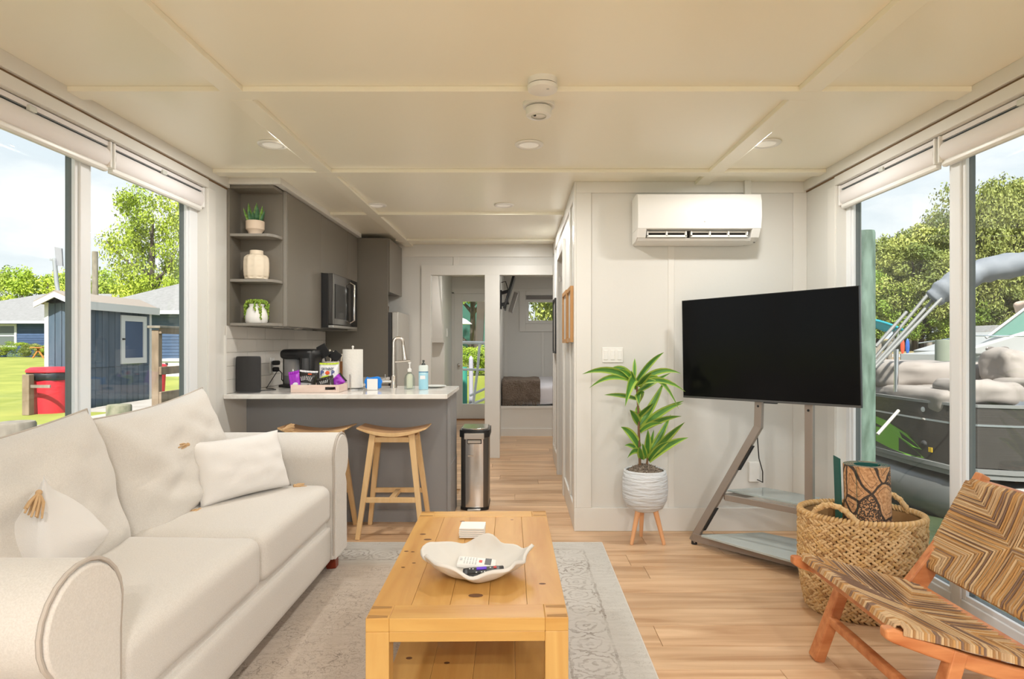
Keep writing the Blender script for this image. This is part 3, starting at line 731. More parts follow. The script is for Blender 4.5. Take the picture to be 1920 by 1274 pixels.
decal(g(-.006, .008, .034, .013, .002), M('purple_pad', (.10,.02,.60), .4), 'direction_pad', rt)
decal(g(.040, .008, .010, .009, .002), REDM, 'power_button', rt)
for a, b in ((-.035, .008), (-.046, .01), (.024, .008), (-.024, -.011), (-.006, -.011), (.004, -.011)): decal(g(a, b, .005, .004, .0015), LG, 'button', rt)
# white coasters
for i in range(5):
    o = MB().rbox((-.195+.001*rnd.uniform(-1,1), 2.558+.001*rnd.uniform(-1,1), .4555+i*.0082), .104, .098, .0076, .003, 4, rot=Matrix.Rotation(R(rnd.uniform(-2,2)), 3, 'Z')).build('coaster', WHITE2, smooth=True, weld=1e-5)
    tag(o, 'square white coaster in the neat stack behind the shell bowl', 'coaster', 'white coasters stacked on the coffee table')

# ================================================================ bar stools
def make_stool(cx, cy, label):
    r = thing('bar_stool', label, 'stool', (cx, cy, 0), group='saddle seat bar stools')
    sw, sdp = .453, .25
    def seat(u, v, top):
        x = (u-.5)*sw; z = .672+.034*(abs(u-.5)*2)**1.8
        yy = (v-.5)*sdp*(1-.10*(abs(u-.5)*2)**4)
        return Vector((cx+x, cy+yy, z+(0 if top else -.026+.016*(abs(u-.5)*2)**2)))
    m = MB(); nu, nv = 24, 4
    m.grid(lambda u, v: seat(u, v, True), nu, nv); b0 = len(m.f); m.grid(lambda u, v: seat(u, v, False), nu, nv); m.f[b0:] = [f[::-1] for f in m.f[b0:]]
    W = nu+1; off = W*(nv+1)
    per_ = [i for i in range(nu+1)]+[j*W+nu for j in range(1, nv+1)]+[nv*W+i for i in range(nu-1, -1, -1)]+[j*W for j in range(nv-1, 0, -1)]
    nf = [(per_[(i+1) % len(per_)], per_[i], per_[i]+off, per_[(i+1) % len(per_)]+off) for i in range(len(per_))]
    m.f += nf; m.m += [1]*len(nf)
    m.build('seat', [SEATW, BEECH], r, smooth=40, bevel=.002)
    tops = {}
    for sx in (-1, 1):
        for sy in (-1, 1):
            t = Vector((cx+sx*.125, cy+sy*.085, .675-.012)); f = Vector((cx+sx*.205, cy+sy*.165, .0))
            d = (f-t)
            MB().beam(t, f, .040, .036, (0,1,0), w1=.028, h1=.028).build('leg', BEECH, r, bevel=.003)
            tops[sx, sy] = (t, f)
    def at(sx, sy, z):
        t, f = tops[sx, sy]; k_ = (t.z-z)/(t.z-f.z); return t+(f-t)*k_
    for sy in (-1, 1):
        MB().beam(at(-1, sy, .625), at(1, sy, .625), .022, .034, (0,0,1)).build('apron', BEECH, r, bevel=.002)
        MB().beam(at(-1, sy, .245), at(1, sy, .245), .022, .032, (0,0,1)).build('rail', BEECH, r, bevel=.002)
    for sx in (-1, 1): MB().beam(at(sx, -1, .625), at(sx, 1, .625), .022, .034, (0,0,1)).build('apron', BEECH, r, bevel=.002)
    a = (at(-1,-1,.245)+at(1,-1,.245))/2; b = (at(-1,1,.245)+at(1,1,.245))/2
    MB().beam(a, b, .034, .022, (0,0,1)).build('stretcher', BEECH, r, bevel=.002)
    return r
s1 = make_stool(-.825, 4.065, 'light wood saddle stool standing in full view before the grey peninsula')
s2 = dup(s1, (-1.335, 4.065, 0), 0, 'light wood saddle stool half hidden behind the far sofa arm')
# ================================================================ kitchen
XL = -XW+.001
# open shelf end unit and upper cabinets
su = thing('open_shelf_unit', 'taupe open end shelf with three rounded shelves holding pots', 'shelf', (-1.75, 4.09, 1.365))
CX, CY0, CY1, CZ0, CZ1 = -1.585, 4.00, 4.16, 1.365, 2.283
bx(XL, CY0, CZ0, XL+.018, CY1, CZ1).build('side_panel', CAB, su, bevel=.001)
bx(XL, CY1, CZ0, CX-.02, CY1+.016, CZ1).build('back_panel', CAB, su)
def qshelf(z, nm):
    pts = [(XL+.018, CY0+.005), (CX-.075, CY0+.005)]+[(CX-.075+.055*math.sin(t), CY0+.005+.10*(1-math.cos(t))) for t in [i*math.pi/16 for i in range(1, 9)]]+[(CX-.02, CY1), (XL+.018, CY1)]
    return MB().prism(pts, 'z', z, z+.018).build(nm, CABE, su, smooth=30, bevel=.001)
for z in (1.365, 1.652, 1.950): qshelf(z, 'shelf')
bx(XL+.018, CY0+.005, CZ1-.02, CX-.02, CY1, CZ1).build('top_panel', CAB, su)
uc = thing('upper_cabinet', 'long taupe wall cabinet with flat doors above the counter', 'cabinet', (-1.75, 5.1, 1.365))
bx(XL, 4.177, 1.367, CX-.02, 4.908, 2.283).build('body', CABE, uc, bevel=.001)
bx(XL, 4.912, 1.815, CX-.02, 6.0, 2.283).build('body', CABE, uc)
bx(XL, 5.66, 1.367, CX-.02, 6.0, 1.815).build('body', CABE, uc)
bx(CX-.02, 4.165, 1.365, CX, 4.183, 2.283).build('end_stile', CABE, uc, bevel=.001)
for a, b, z0 in ((4.186, 4.905, 1.367), (4.908, 5.655, 1.817), (5.659, 6.00, 1.367)):
    bx(CX-.02, a, z0, CX, b, 2.280).build('door', CAB, uc, bevel=.0015)
for y_ in (4.35, 4.7): bx(-1.75, y_, 1.358, -1.70, y_+.10, 1.367).build('under_cabinet_light', NICK, uc, bevel=.002)
# microwave
mw = thing('microwave', 'black and steel microwave mounted under the taupe wall cabinet', 'microwave', (-1.69, 5.28, 1.375))
bx(XL, 4.915, 1.375, -1.535, 5.645, 1.812).build('body', BLACK, mw, bevel=.003)
bx(-1.535, 4.915, 1.40, -1.492, 5.43, 1.812).build('door', M('microwave_glass', (.10,.095,.09), .12, .85), mw, bevel=.004)
bx(-1.492, 4.96, 1.45, -1.489, 5.36, 1.73).build('door_window', SCREEN, mw)
bx(-1.535, 5.435, 1.40, -1.492, 5.645, 1.812).build('control_panel', SCREEN, mw, bevel=.003)
MB().tube([(-1.492, 5.40, 1.43), (-1.455, 5.40, 1.45), (-1.455, 5.40, 1.76), (-1.492, 5.40, 1.78)], .009, 8).build('handle', CHROME, mw, smooth=True)
bx(-1.535, 4.92, 1.375, -1.492, 5.64, 1.397).build('vent_strip', STEEL, mw, bevel=.003)
# tall panel, fridge, cabinet above it
tpn = thing('fridge_surround', 'tall taupe side panel between the microwave and the fridge', 'cabinet', (-1.6, 6.02, 0))
bx(XL, 6.015, 0, -1.292, 6.035, 2.283).build('side_panel', CAB, tpn, bevel=.001)
fc = thing('fridge_cabinet', 'small taupe cabinet above the fridge', 'cabinet', (-1.6, 6.35, 1.75))
bx(XL, 6.037, 1.765, -1.295, 6.66, 2.283).build('body', CABE, fc); bx(-1.295, 6.04, 1.755, -1.277, 6.66, 2.28).build('door', CAB, fc, bevel=.0015)
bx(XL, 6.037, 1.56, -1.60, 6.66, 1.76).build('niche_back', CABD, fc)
fr = thing('fridge', 'slim steel fridge beside the white partition', 'fridge', (-1.5, 6.35, 0))
bx(-1.85, 6.045, .02, -1.262, 6.65, 1.555).build('body', GREYP, fr, bevel=.004)
bx(-1.258, 6.045, .60, -1.195, 6.65, 1.56).build('door', M('fridge_door', (.62,.60,.56), .3, .6), fr, bevel=.008)
bx(-1.258, 6.045, .03, -1.195, 6.65, .59).build('freezer_door', M('fridge_door_low', (.62,.60,.56), .3, .6), fr, bevel=.008)
for i, yy in enumerate((6.15, 6.24, 6.33)):
    o = MB().lathe([(.03, 0), (.034, .07), (.012, .10), (.012, .14)], (-1.38, yy, 1.556), 14, cap=True).build('bottle', M('amber_bottle_%d' % i, (.10,.05,.02), .15), smooth=40)
    tag(o, ('dark bottle nearest the tall panel on top of the fridge', 'middle dark bottle on top of the fridge', 'dark bottle farthest back on top of the fridge')[i], 'bottle')
# counter
ctp = thing('countertop', 'white veined quartz countertop of the L-shaped kitchen peninsula', 'countertop', (-1.2, 4.3, .889))
MB().prism([(XL, 3.953), (-.478, 3.953), (-.466, 3.965), (-.466, 4.735), (-1.27, 4.735), (-1.27, 6.01), (XL, 6.01)], 'z', .890, .920).build('slab', QUARTZ, ctp, bevel=.003)
pn = thing('peninsula', 'grey panelled kitchen peninsula base behind the bar stools', 'cabinet', (-1.2, 4.5, 0))
bx(XL, 4.29, 0, -.485, 4.305, .889).build('front_panel', PAN, pn)
bx(XL, 4.285, 0, -.485, 4.29, .085).build('toe_board', PAN, pn, bevel=.001)
bx(-.505, 4.28, 0, -.480, 4.306, .889).build('corner_post', PAN, pn, bevel=.002)
bx(-.496, 4.306, 0, -.482, 4.70, .889).build('side_panel', PAN, pn, bevel=.001)
bx(-.482, 4.306, .0, -.479, 4.69, .40).build('lower_side_panel', PAN, pn, bevel=.001)
bx(XL+.01, 4.306, .0, -.50, 4.69, .885).build('carcass', CABE, pn)
bc2 = thing('base_cabinet', 'taupe base cabinet along the left kitchen wall', 'cabinet', (-1.6, 5.35, 0))
bx(XL, 4.70, .09, -1.30, 6.01, .889).build('carcass', CAB, bc2)
for i in range(3): bx(-1.30, 4.72+i*.43, .10, -1.28, 5.14+i*.43, .88).build('door', CAB, bc2, bevel=.002)
# splash tiles on the left wall
bs = bx(-XW, 3.975, .92, -XW+.004, 6.01, 1.365).build('backsplash', GROUT, WL)
rz_ = 0
for j in range(5):
    z0 = .922+j*.0895; yy = 3.977-(.15 if j % 2 else 0)
    while yy < 6.01:
        a, b = max(yy, 3.977), min(yy+.30, 6.008)
        if b-a > .01: bx(-XW+.004, a+.001, z0, -XW+.011, b-.001, min(z0+.0875, 1.364)).build('tile', TILE, bs, bevel=.0012, seg=1)
        yy += .302
bx(-XW, 3.963, .92, -XW+.013, 3.975, 1.30).build('tile_edge_trim', TRIM, bs)
# outlet and plugs
ol = thing('wall_outlet', 'white outlet with black plugs on the kitchen splashback', 'outlet', (-1.89, 4.70, .955+.05))
yo = 1.905*FX/(974-508)
bx(-XW+.012, yo-.04, 1.02, -XW+.018, yo+.04, 1.14).build('plate', WHITE, ol, bevel=.002)
plg = tag(MB().rbox((-1.865, yo, 1.10), .05, .05, .035, .01, 4).rbox((-1.867, yo, 1.05), .045, .04, .035, .01, 4).build('plug_adapter', BLKM, smooth=True), 'black plug adapters in the kitchen splashback outlet', 'plug')
cb = tag(MB().tube([(-1.85, yo, 1.05), (-1.82, yo, 1.02), (-1.83, yo+.02, .97), (-1.80, yo+.04, .927), (-1.74, yo+.04, .925), (-1.71, yo+.05, .925)], .004, 6).build('power_cord', BLKM, smooth=True), 'black coffee machine cord curling below the splashback outlet', 'cord')
cb2 = tag(MB().tube([(-1.80, 4.08, .923), (-1.76, 4.14, .923), (-1.79, 4.25, .923), (-1.72, 4.33, .923), (-1.78, 4.42, .923), (-1.84, 4.46, .923), (-1.86, yo, 1.03)], .003, 6).build('power_cord', BLKM, smooth=True), 'thin black speaker cord lying on the quartz counter', 'cord')
# speaker
def px(pxx, pyy, z): # point on a horizontal plane z seen at that pixel
    Y = (H-z)*FX/(pyy-VY); return P(pxx, pyy, Y)
q = px(466, 735, .92); Yc = 4.10; X = (466-VX)/FX*Yc
spk = thing('speaker', 'black fabric-covered oval speaker at the left end of the counter', 'speaker', (X, Yc, .921))
MB().lathe([(.076, 0), (.078, .006), (.074, .010)], (X, Yc, .921), 32, sy=.75).build('foot_ring', GREYP, spk, smooth=True)
MB().lathe([(.078, .010), (.080, .02), (.080, .225), (.078, .236)], (X, Yc, .921), 40, sy=.75).build('grille', M('speaker_cloth', (.03,.029,.029), .8, bump=.3, bscale=(400,400,400), bdist=.002), spk, smooth=50)
MB().lathe([(.078, .236), (.076, .241), (.07, .242), (.0001, .242)], (X, Yc, .921), 40, sy=.75).build('top_cap', BLACK, spk, smooth=40)
# coffee machine
Yc = 4.56
def XX(pxx, Y): return (pxx-VX)/FX*Y
x0, x1 = XX(527, Yc), XX(592, Yc); z0, zt = .921, H-(655-VY)/FX*Yc
cm = thing('coffee_machine', 'black capsule coffee machine with clear smoky water tank', 'coffee machine', ((x0+x1)/2, Yc, .921))
MB().rbox(((x0+x1)/2, Yc+.06, .935), x1-x0, .24, .028, .012, 5).build('base', BLACK, cm, smooth=True)
MB().rbox(((x0+x1)/2, Yc+.135, (z0+zt)/2-.01), x1-x0, .07, zt-z0-.03, .02, 6).build('housing', BLACK, cm, smooth=True)
MB().rbox((x0+.006, Yc+.09, (z0+zt)/2-.01), .012, .12, zt-z0-.04, .004, 4).build('side_rib', BLACK, cm, smooth=True)
xm = x0+(x1-x0)*.56
MB().rbox(((xm+x1)/2, Yc+.06, (z0+zt)/2), x1-xm, .22, zt-z0-.004, .035, 8).build('brew_head', BLACK, cm, smooth=True)
MB().rbox(((x0+x1)/2-.004, Yc+.06, zt-.038), x1-x0-.01, .22, .076, .034, 8).build('lid', BLACK, cm, smooth=True)
MB().lathe([(.001, 0), (.064, 0), (.066, .01), (.066, .185), (.062, .19), (.001, .19)], (x0+.070, Yc+.055, .949), 28).build('water_tank', M('smoke_tank', (.33,.33,.34), .12, coat=.5), cm, smooth=40)
MB().lathe([(.001, 0), (.0665, 0), (.0665, .06), (.001, .06)], (x0+.070, Yc+.055, .949), 28).build('water', M('smoke_tank_low', (.17,.18,.19), .1), cm, smooth=40)
MB().lathe([(.001, 0), (.026, 0), (.026, .16)], ((xm+x1)/2, Yc-.055, .98), 20).build('spout_panel', M('machine_gloss', (.07,.07,.072), .2), cm, smooth=40)
# utensil crock and utensils
Yc = 4.74; xa, xb = XX(603, Yc), XX(636, Yc); zt = H-(678-VY)/FX*Yc; xc = (xa+xb)/2; rr_ = (xb-xa)/2
ck = thing('utensil_crock', 'pale grey crock of black utensils behind the snack tray', 'crock', (xc, Yc, .921))
MB().lathe([(rr_*.94, 0), (rr_, .01), (rr_, zt-.921), (rr_*.9, zt-.921), (rr_*.88, .02), (.001, .02)], (xc, Yc, .921), 28).build('wall', M('crock_glaze', (.66,.61,.56), .35), ck, smooth=40)
sp_l = [('spatula', (-.055, 0, .115), (.075, .010, .10), 'black spatula head tilted left in the crock'), ('ladle', (.01, .02, .085), (.06, .03, .05), 'black ladle in the middle of the crock'), ('turner', (.045, -.01, .075), (.07, .012, .075), 'black turner tilted right in the crock')]
for i, (nm, d, sz, lb_) in enumerate(sp_l):
    base = Vector((xc, Yc, .95)); top = Vector((xc+d[0], Yc+d[1], zt+d[2]-.02))
    r = thing(nm, lb_, 'utensil', base)
    MB().tube([base, top-(top-base).normalized()*.01], .006, 6).build('handle', BLACK, r, smooth=True)
    ax = (top-base).normalized(); ang = (-.5, .2, .7)[i]
    rot = Matrix.Rotation(ang, 3, 'Y')
    MB().rbox(top-Vector((0,0,.015)), sz[0], sz[1], sz[2], sz[1]*.4, 5, rot=rot).build('head', BLKM, r, smooth=True)
# knife block
Yc = 4.92; xc = XX(641, Yc)
kb = thing('knife_block', 'wooden knife block behind the paper towel roll', 'knife block', (xc, Yc, .921))
rot = Matrix.Rotation(R(-14), 3, 'Y')
MB().add([Vector((xc, Yc, .92))+v for v in (Vector((-.06,-.08,0)), Vector((.06,-.08,0)), Vector((.06,.08,0)), Vector((-.06,.08,0)), Vector((-.085,-.08,.17)), Vector((.035,-.08,.19)), Vector((.035,.08,.19)), Vector((-.085,.08,.17)))],
   [(0,3,2,1),(4,5,6,7),(0,1,5,4),(1,2,6,5),(2,3,7,6),(3,0,4,7)]).build('block', M('block_wood', (.32,.14,.05), .45), kb, bevel=.004)
KW = M('knife_handle_white', (.80,.74,.62), .35)
for i in range(5):
    b = Vector((xc-.072+.022*i, Yc-.05+.015*i, 1.085)); t = b+Vector((.0+.006*i-.01, 0, .115-.012*i))
    o = thing('knife', ('leftmost cream handled knife in the knife block', 'second cream handled knife from the left in the block', 'middle cream handled knife in the block', 'second cream handled knife from the right in the block', 'rightmost cream handled knife in the block')[i], 'knife', b)
    MB().tube([b, b+(t-b)*.5, t], [.009, .008, .010], 8, sx=1, sy=.7).build('handle', KW, o, smooth=True)
    MB().beam(b-(t-b)*.3, b, .014, .002, (0,1,0)).build('blade', STEEL, o)
# coffee maker dish / dark stack behind tray
q = px(640, 724, .92)
o = tag(MB().lathe([(.045, 0), (.060, .004), (.062, .045), (.056, .047), (.052, .008), (.001, .008)], (XX(637, 4.45), 4.45, .921), 24).build('dark_bowl', M('dark_bowl', (.10,.085,.08), .3), smooth=40), 'small dark bowl half hidden beside the paper towel', 'bowl')
# paper towel on holder
Yc = 4.40; xa, xb = XX(643, Yc), XX(680, Yc); xc = (xa+xb)/2; zt = H-(656-VY)/FX*Yc; rr_ = (xb-xa)/2
pt = thing('paper_towel_holder', 'steel holder carrying the paper towel roll on the counter', 'paper towel holder', (xc, Yc, .921))
MB().lathe([(.001, 0), (rr_*1.1, 0), (rr_*1.1, .006), (.001, .010)], (xc, Yc, .921), 32).build('base', STEEL, pt, smooth=40)
MB().tube([(xc, Yc, .93), (xc, Yc, zt+.015)], .006, 8).ell((xc, Yc, zt+.02), Vector((.009,0,0)), Vector((0,.009,0)), Vector((0,0,.009))).build('rod', WHITE, pt, smooth=True)
MB().tube([(xc+.003, Yc-rr_*1.04, .93), (xc+.003, Yc-rr_*1.04, 1.02), (xc, Yc-rr_*1.04, 1.03)], .005, 8).build('tension_arm', NICK, pt, smooth=True)
o = tag(MB().lathe([(.02, 0), (rr_*.97, 0), (rr_, .006), (rr_, zt-.932), (rr_*.97, zt-.930), (.02, zt-.930)], (xc, Yc, .932), 40, cap=False).build('paper_towel_roll', M('paper_towel', (.80,.78,.73), .9, bump=.3, bscale=(60,60,60)), smooth=40), 'tall cream paper towel roll on the counter', 'paper towel')
# snack tray
Yc = 4.10; xa, xb = XX(546, Yc), XX(636, Yc+.0)
TRAY = M('tray_pink_wood', (.70,.53,.45), .55, col2=(.76,.62,.54), scale=(8,8,40))
ty = thing('snack_tray', 'pale pink wooden tray holding snack bags on the counter', 'tray', ((xa+xb)/2, Yc, .921))
y0, y1, zz = Yc-.01, Yc+.20, .972
bx(xa+.008, y0+.008, .921, xb-.008, y1-.008, .928).build('bottom', TRAY, ty)
bx(xa, y0, .921, xa+.008, y1, zz).build('side', TRAY, ty, bevel=.001); bx(xb-.008, y0, .921, xb, y1, zz).build('side', TRAY, ty, bevel=.001)
bx(xa+.008, y1-.008, .921, xb-.008, y1, zz).build('side', TRAY, ty, bevel=.001)
hxa, hxb = xb-.092, xb-.022
bx(xa+.008, y0, .921, hxa, y0+.008, zz).build('side', TRAY, ty, bevel=.001); bx(hxb, y0, .921, xb-.008, y0+.008, zz).build('side', TRAY, ty, bevel=.001)
bx(hxa, y0, .921, hxb, y0+.008, .938).build('side', TRAY, ty); bx(hxa, y0, .958, hxb, y0+.008, zz).build('side', TRAY, ty)
PUR = M('purple_foil', (.36,.03,.52), .25); PUR2 = M('purple_dark', (.10,.02,.16), .3); BLKF = M('black_foil', (.025,.022,.02), .25); LIME = M('lime_foil', (.52,.66,.02), .3); WHF = M('white_foil', (.80,.80,.82), .3); NAVY = M('navy_print', (.02,.05,.25), .4); ORR = M('orange_red_print', (.75,.10,.02), .4); GREYF = M('silver_print', (.38,.38,.38), .4)
def bag(C, w_, h_, t_, tilt, roll, mat, label, seed, crimp=None):
    U = Vector((math.cos(roll), 0, math.sin(roll))); Vv = Vector((-math.sin(roll), math.sin(tilt), math.cos(roll))).normalized()
    r = thing('snack_bag', label, 'snack bag', (C[0], C[1], .93))
    m, rim, pos = pillow(w_, h_, t_, C, U, Vv, seed, inset=.04, wr=.012, n=12, pw=4)
    m.build('pouch', mat, r, smooth=180, weld=1e-4)
    Nn = U.cross(Vv).normalized()
    m = MB()
    for i in range(12):
        a = pos(-1+2*i/12, 1, 1); b = pos(-1+2*(i+1)/12, 1, 1); o_ = Nn*.0015*(1 if i % 2 else -1)
        m.add([a+o_, b-o_, b+Vv*.012-o_, a+Vv*.012+o_], [(0,1,2,3)])
    m.build('crimped_seal', crimp or mat, r)
    return r, pos, U, Vv, (-Nn if Nn.y > 0 else Nn)
def onbag(pos, U, Vv, Nn, u, v, C, w_, h_, t_):
    f = max(0, (1-abs(u)**4)*(1-abs(v)**4))**.55
    return Vector(C)+U*u*w_/2+Vv*v*h_/2+Nn*(t_/2*f+.004)
C = (XX(616, 4.24), 4.24, 1.018); D = (.135, .175, .05)
r, pos, U, Vv, Nn = bag(C, *D, R(10), R(1), WHF, 'white and lime popcorn bag standing tallest in the tray', 1.1, LIME)
q = onbag(pos, U, Vv, Nn, 0, .26, C, *D); 
m4 = frame4(q-U*.037, U, Vv); text('P', .042, 'lettering', NAVY, r, m4)
m4 = frame4(q+U*.037, U, Vv); text('P', .042, 'lettering', NAVY, r, m4)
m4 = frame4(q, U, Vv); text('O', .034, 'lettering', ORR, r, m4)
MB().ell(q+Nn*.0005, U*.016, Vv*.010, Nn*.001, 12, 6).build('kernel_mark', ORR, r)
q2 = onbag(pos, U, Vv, Nn, 0, .58, C, *D); text('SKINNY', .024, 'lettering', M('grey_print', (.15,.16,.2), .4), r, frame4(q2, U, Vv))
q3 = onbag(pos, U, Vv, Nn, .0, -.30, C, *D); MB().ell(q3, U*.050, Vv*.034, Nn*.004, 16, 6).build('lime_band', LIME, r)
C = (XX(576, 4.17), 4.17, .990); D = (.125, .13, .05)
r, pos, U, Vv, Nn = bag(C, *D, R(15), R(-4), BLKF, 'black snack bag with silver print in the middle of the tray', 2.7, WHF)
for i in range(7):
    q = onbag(pos, U, Vv, Nn, -.45+.15*i, .10-.10*abs(i-3)*.5, C, *D); MB().beam(q, q+Vv*.028+U*.003*(i-3), .006, .001, Nn).build('silver_ray', GREYF, r)
q = onbag(pos, U, Vv, Nn, 0, -.35, C, *D); MB().beam(q-U*.035, q+U*.035, .014, .001, Nn).build('silver_band', GREYF, r)
q = onbag(pos, U, Vv, Nn, .3, .72, C, *D); MB().beam(q-U*.012, q+U*.012, .008, .001, Nn).build('red_mark', ORR, r)
C = (XX(610, 4.125), 4.128, .972); D = (.12, .085, .04)
r, pos, U, Vv, Nn = bag(C, *D, R(20), R(14), BLKF, 'black snack bag lying in front of the popcorn bag', 3.9)
for i in range(5):
    q = onbag(pos, U, Vv, Nn, -.35+.17*i, .05, C, *D); MB().beam(q, q+Vv*.02+U*.003*(i-2), .006, .001, Nn).build('silver_ray', GREYF, r)
C = (XX(553, 4.14), 4.14, .992); D = (.075, .12, .035)
r, pos, U, Vv, Nn = bag(C, *D, R(10), R(12), PUR, 'purple snack bag at the left end of the tray', 4.4)
q = onbag(pos, U, Vv, Nn, .2, -.4, C, *D); MB().ell(q, U*.02, Vv*.014, Nn*.002).build('white_print', WHF, r)
C = (XX(632, 4.22), 4.22, .985); D = (.075, .09, .035)
r, pos, U, Vv, Nn = bag(C, *D, R(10), R(-50), PUR, 'purple snack bag at the right end of the tray', 5.6, BLKF)
# sponge holder
Yc = 4.30; xa, xb = XX(688, Yc), XX(708, Yc)
MB_ = M('sponge_blue', (.01,.22,.75), .8, bump=.4, bscale=(150,150,150))
hd = tag(MB().box(xa, Yc, .921, xb, Yc+.004, 1.000).box(xa, Yc+.05, .921, xb, Yc+.054, .990).box(xa, Yc, .921, xb, Yc+.054, .925).build('sponge_holder', WHITE2, bevel=.002), 'small white sponge caddy on the counter', 'sponge holder')
def nfz(p): return Vector((noise.noise(p*40+Vector((1,1,1))), 0, noise.noise(p*40)))*.012
MB().rbox((0,0,0), .01, .01, .01, .001, 1)
o = tag(MB().rbox(((xa+xb)/2+.002, Yc+.028, .972), .112, .034, .075, .01, 8, nf=nfz).build('sponge', MB_, smooth=True), 'bright blue cloth sponge tucked in the white caddy', 'sponge')
# faucet
Yc = 4.55; fx_ = XX(738, Yc)
fa = thing('faucet', 'tall brushed nickel gooseneck faucet on the peninsula', 'faucet', (fx_, Yc, .921))
zt = H-(634-VY)/FX*Yc; rad = (XX(758, Yc)-XX(741, Yc))/2; cxx = fx_+rad
MB().lathe([(.001, 0), (.027, 0), (.025, .012), (.019, .03), (.019, .085), (.016, .09)], (fx_, Yc, .921), 20).build('base', NICK, fa, smooth=40)
pts = [(fx_, Yc, .93), (fx_, Yc, zt-rad)]+[(cxx-rad*math.cos(t), Yc+.02*(t/3.14), zt-rad+rad*math.sin(t)) for t in [i*math.pi/12 for i in range(1, 12)]]+[(cxx+rad, Yc+.02, zt-rad-.02)]
MB().tube(pts, .0125, 12).build('neck', NICK, fa, smooth=True)
MB().tube([(cxx+rad, Yc+.02, zt-rad-.02), (cxx+rad+.004, Yc+.02, zt-rad-.05), (cxx+rad+.014, Yc+.02, zt-rad-.13)], [.013, .014, .020], 14).build('spray_head', NICK, fa, smooth=True)
MB().tube([(fx_, Yc, 1.05+.06), (cxx+rad+.05, Yc+.02, 1.12)], .007, 8).build('docking_arm', NICK, fa, smooth=True)
MB().tube([(fx_, Yc, .965), (fx_-.085, Yc, .965)], .012, 10).tube([(fx_-.062, Yc, .97), (fx_-.062, Yc, 1.02)], [.005,.004], 8).build('lever', NICK, fa, smooth=True)
# glass soap dispenser
Yc = 4.42; xc = XX(768, Yc)
sd2 = thing('soap_dispenser', 'clear glass pump bottle beside the faucet', 'soap dispenser', (xc, Yc, .921))
MB().lathe([(.001, 0), (.036, 0), (.039, .006), (.039, .075), (.030, .100), (.014, .115), (.014, .125)], (xc, Yc, .921), 28, cap=False).build('bottle', BOTG, sd2, smooth=40)
MB().lathe([(.001, 0), (.022, 0), (.022, .085), (.012, .10), (.001, .10)], (xc, Yc, .929), 20).build('liquid_soap', M('soap_cream', (.80,.74,.60), .3), sd2, smooth=40)
MB().lathe([(.015, 0), (.015, .02), (.006, .025), (.005, .055), (.010, .06), (.010, .07), (.001, .07)], (xc, Yc, 1.044), 16).build('pump', WHITE, sd2, smooth=40)
# blue soap bottle
Yc = 4.36; xc = XX(794, Yc); 
bb = thing('dish_soap_bottle', 'pale blue dish soap bottle with dark cap near the counter end', 'bottle', (xc, Yc, .921))
zt = H-(685-VY)/FX*Yc
MB().lathe([(.001, 0), (.031, 0), (.034, .006), (.034, zt-.921-.05)], (xc, Yc, .921), 28, sy=.7).build('label_wrap', M('soap_blue', (.36,.66,.80), .3, col2=(.70,.86,.90), scale=(10,10,30), lo=.55, hi=.7), bb, smooth=40)
MB().lathe([(.0345, zt-.921-.052), (.0345, zt-.921-.045)], (xc, Yc, .921), 28, sy=.7).build('label_band', M('band_blue', (.05,.20,.35), .3), bb, smooth=40)
MB().lathe([(.034, zt-.921-.045), (.034, zt-.921-.008), (.028, zt-.921), (.001, zt-.921)], (xc, Yc, .921), 28, sy=.7).build('shoulder', M('bottle_pale', (.70,.78,.76), .3), bb, smooth=40)
bx(xc-.020, Yc-.0255, .921+.075, xc+.016, Yc-.0245, .921+.10).build('label_patch', WHF, bb)
MB().lathe([(.016, 0), (.012, .012), (.006, .016), (.005, .022), (.009, .025), (.007, .036), (.001, .036)], (xc, Yc, zt), 16).build('cap', M('cap_dark', (.07,.075,.07), .4), bb, smooth=40)
o = tag(MB().lathe([(.03, 0), (.06, .003), (.085, .012), (.083, .014), (.055, .006), (.001, .005)], (XX(816, 4.58), 4.58, .921), 28).build('saucer', M('glass_dish', (.70,.74,.72), .1), smooth=40), 'clear shallow dish beside the blue soap bottle', 'dish')
